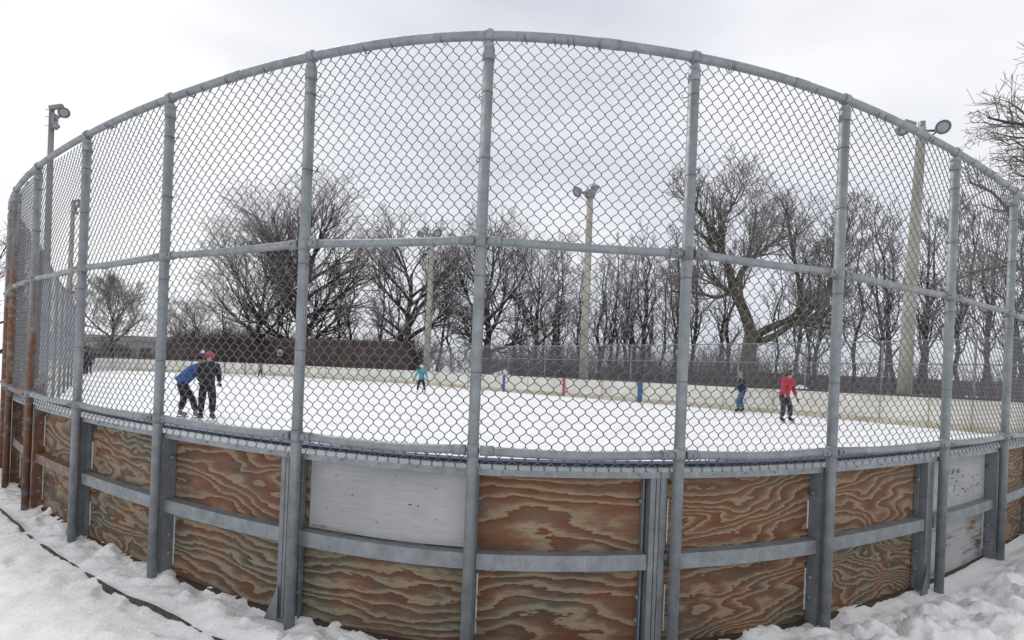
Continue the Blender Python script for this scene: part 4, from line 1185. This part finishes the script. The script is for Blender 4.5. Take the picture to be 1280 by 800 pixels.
        skin_obj('glove', [q * k for q in vv], ee, [q * k for q in rr_], M[gloves], th, 0)
    head = V['h1']
    m_ = MB()
    for sx in (-1, 1):
        e = (V['nk'] + hd * .17 + fw * .088 + Vector((sx * .032, 0, 0))) * k; m_.ball(e, .0105 * k, 6, 4)
    m_.build('eyes', M['hair'], th)
    m_ = MB(); e = (V['nk'] + hd * .105 + fw * .092) * k; m_.ball(e, .018 * k, 6, 4, (1, .5, .3)); m_.build('mouth', M['c_pink'], th)
    m_ = MB()
    for sx in (-1, 1): m_.ball((V['nk'] + hd * .155 + Vector((sx * .087, -.0, 0))) * k, .024 * k, 6, 5, (.45, .8, 1.2))
    m_.build('ears', M['skin'], th)
    up_ = hd.normalized()
    c0 = V['nk'] + hd * .185 - fw * .008
    if hat:
        m_ = MB(); m_.lathe(c0 * k, up_, [(-.045 * k, .097 * k), (-.03 * k, .108 * k), (.0, .109 * k), (.012 * k, .104 * k), (.05 * k, .097 * k), (.09 * k, .065 * k), (.108 * k, .02 * k)], 16)
        h_ = m_.build('hat', M[hat], th)
        if pom: m_ = MB(); m_.ball((c0 + up_ * .14) * k, .05 * k); m_.build('pompom', M[pom], h_)
    if hair:
        m_ = MB(); m_.ball((c0 - fw * .022 - up_ * .02) * k, .104 * k, 14, 10, (1.0, 1.04, 1.02)); m_.ball((c0 - fw * .06 - up_ * .08) * k, .07 * k, 10, 8, (1.1, .7, 1)); m_.build('hair', M[hair], th)
    if collar:
        m_ = MB(); m_.lathe(tor(.50) * k, tor(.6) - tor(.5), [(-.015 * k, .082 * k), (.01 * k, .084 * k), (.035 * k, .074 * k), (.035 * k, .062 * k)], 16); m_.build('collar', M[collar], th)
    return th

def foot_y(px, py): p = on_plane(px, py, 0.004); return p
p1 = foot_y(236, 522.5)
person('skater in blue jacket bent forward with hands on knees, black trousers', p1, R(-58), 1.70, ('c_blue', 'c_black'), lean=42, legs=((-.14, -.18), (.14, .14)), knee=8, arms=((10, 22, 20), (12, 18, 20)), headpitch=-14, hat='c_black', pom='c_white', gloves='c_black', skate='c_grey')
p2 = foot_y(258, 526)
person('skater in black clothes and raspberry pink hat beside the bent blue jacket', p2, R(25), 1.66, ('c_black', 'c_black'), lean=20, legs=((-.13, .05), (.12, -.06)), knee=8, arms=((8, 22, 40), (8, 22, 40)), headpitch=8, hat='c_pink', skate='c_black')
p3 = foot_y(526, 491.5)
person('child skater in cyan jacket and white hat with arms held out', p3, R(186), 1.46, ('c_cyan', 'c_black'), lean=8, legs=((-.24, .02), (.20, .06)), knee=12, arms=((27, 5, 5), (30, 0, 5)), hat='c_white', skate='c_white', hair=None)
p4 = foot_y(926, 515.5)
person('skater in navy jacket, blue jeans and grey hat near the boards', p4, R(60), 1.74, ('c_navy', 'c_jean'), lean=6, legs=((-.10, .10), (.11, -.06)), knee=10, arms=((12, 15, 30), (12, 15, 30)), hat='c_grey', headpitch=14)
p5 = foot_y(981, 528)
person('skater in red jacket with white collar and dark trousers leaning to the right', p5, R(-158), 1.86, ('c_red', 'c_plum'), lean=13, legs=((-.22, .0), (.20, .05)), knee=8, arms=((16, -3, 20), (16, 3, 20)), hair='hair', collar='c_white', side_lean=-5, headpitch=6)
p6 = foot_y(106, 468.0)
person('taller of two dark dressed skaters far away at the left boards', p6, R(150), 1.72, ('c_black', 'c_black'), lean=8, hat='c_black')
p6b = foot_y(111, 467.5)
person('shorter of two dark dressed skaters far away at the left boards', p6b, R(-150), 1.50, ('c_black', 'c_black'), lean=10, hair='hair')
p7 = foot_y(325.5, 471.3)
person('small distant child in grey and black by the far boards', p7, R(100), 1.22, ('c_grey', 'c_black'), lean=16, legs=((-.08, .14), (.09, -.16)), hair='hair')

# ------------------------------------------------------------------ sky and light
w = bpy.data.worlds.new('World'); scene.world = w; w.use_nodes = True
n = w.node_tree.nodes; l = w.node_tree.links
bg = n['Background']; bg.inputs['Strength'].default_value = .1
SUN_EL, SUN_AZ = R(52), R(-35)            # azimuth from +Y towards +X
sky = n.new('ShaderNodeTexSky'); sky.sky_type = 'NISHITA'; sky.sun_disc = False; sky.sun_elevation = SUN_EL; sky.sun_rotation = SUN_AZ
sky.dust_density = 3.0
tc = n.new('ShaderNodeTexCoord')
mp = N(n, 'ShaderNodeMapping'); mp.inputs['Scale'].default_value = (1.0, 1.0, 2.6); mp.inputs['Location'].default_value = (.35, .1, .0); l.new(tc.outputs['Generated'], mp.inputs[0])
cn = N(n, 'ShaderNodeTexNoise', Scale=1.5, Detail=5.0, Roughness=.5, Distortion=.25); l.new(mp.outputs[0], cn.inputs['Vector'])
sx = N(n, 'ShaderNodeSeparateXYZ'); l.new(tc.outputs['Generated'], sx.inputs[0])
# a greyer bank of cloud ahead, low over the wood, slightly right of the middle
dp = N(n, 'ShaderNodeVectorMath', operation='DOT_PRODUCT'); l.new(tc.outputs['Generated'], dp.inputs[0]); dp.inputs[1].default_value = Vector((.12, .94, .30)).normalized()
bank = N(n, 'ShaderNodeMapRange', interpolation_type='SMOOTHSTEP'); l.new(dp.outputs['Value'], bank.inputs[0]); bank.inputs[1].default_value = .66; bank.inputs[2].default_value = 1.0; bank.inputs[3].default_value = 0.0; bank.inputs[4].default_value = .30
dp2 = N(n, 'ShaderNodeVectorMath', operation='DOT_PRODUCT'); l.new(tc.outputs['Generated'], dp2.inputs[0]); dp2.inputs[1].default_value = Vector((.62, .62, .42)).normalized()
brt = N(n, 'ShaderNodeMapRange', interpolation_type='SMOOTHSTEP'); l.new(dp2.outputs['Value'], brt.inputs[0]); brt.inputs[1].default_value = .86; brt.inputs[2].default_value = 1.0; brt.inputs[3].default_value = 0.0; brt.inputs[4].default_value = .15
ad = N(n, 'ShaderNodeMath', operation='ADD'); l.new(cn.outputs['Fac'], ad.inputs[0]); l.new(brt.outputs[0], ad.inputs[1])
sb = N(n, 'ShaderNodeMath', operation='SUBTRACT'); l.new(ad.outputs[0], sb.inputs[0]); l.new(bank.outputs[0], sb.inputs[1])
cr = ramp(n, [(.05, (6.0, 6.4, 7.2)), (.27, (8.1, 8.35, 9.0)), (.42, (9.6, 9.7, 10.1)), (.55, (10.6, 10.65, 10.8))]); l.new(sb.outputs[0], cr.inputs[0])
col = mixc(n, l, .93, sky.outputs[0], cr.outputs[0])
l.new(col, bg.inputs[0])
sl = bpy.data.lights.new('sun', 'SUN'); sl.energy = 1.7; sl.angle = R(25); sl.color = (1, .97, .93)
so = bpy.data.objects.new('sun', sl); COL.objects.link(so)
sd = Vector((math.sin(SUN_AZ) * math.cos(SUN_EL), math.cos(SUN_AZ) * math.cos(SUN_EL), math.sin(SUN_EL)))
so.rotation_euler = sd.to_track_quat('Z', 'Y').to_euler(); so.location = sd * 40

for o in scene.objects:
    if '_o' in o: del o['_o']
scene.view_settings.view_transform = 'Standard'; scene.view_settings.look = 'None'
scene.view_settings.exposure = 0.0; scene.view_settings.gamma = 1.0; scene.view_settings.use_curve_mapping = False
scene.render.engine = 'CYCLES'; scene.cycles.max_bounces = 6; scene.cycles.use_denoising = True; scene.cycles.denoiser = 'OPENIMAGEDENOISE'; scene.cycles.denoising_input_passes = 'RGB_ALBEDO_NORMAL'
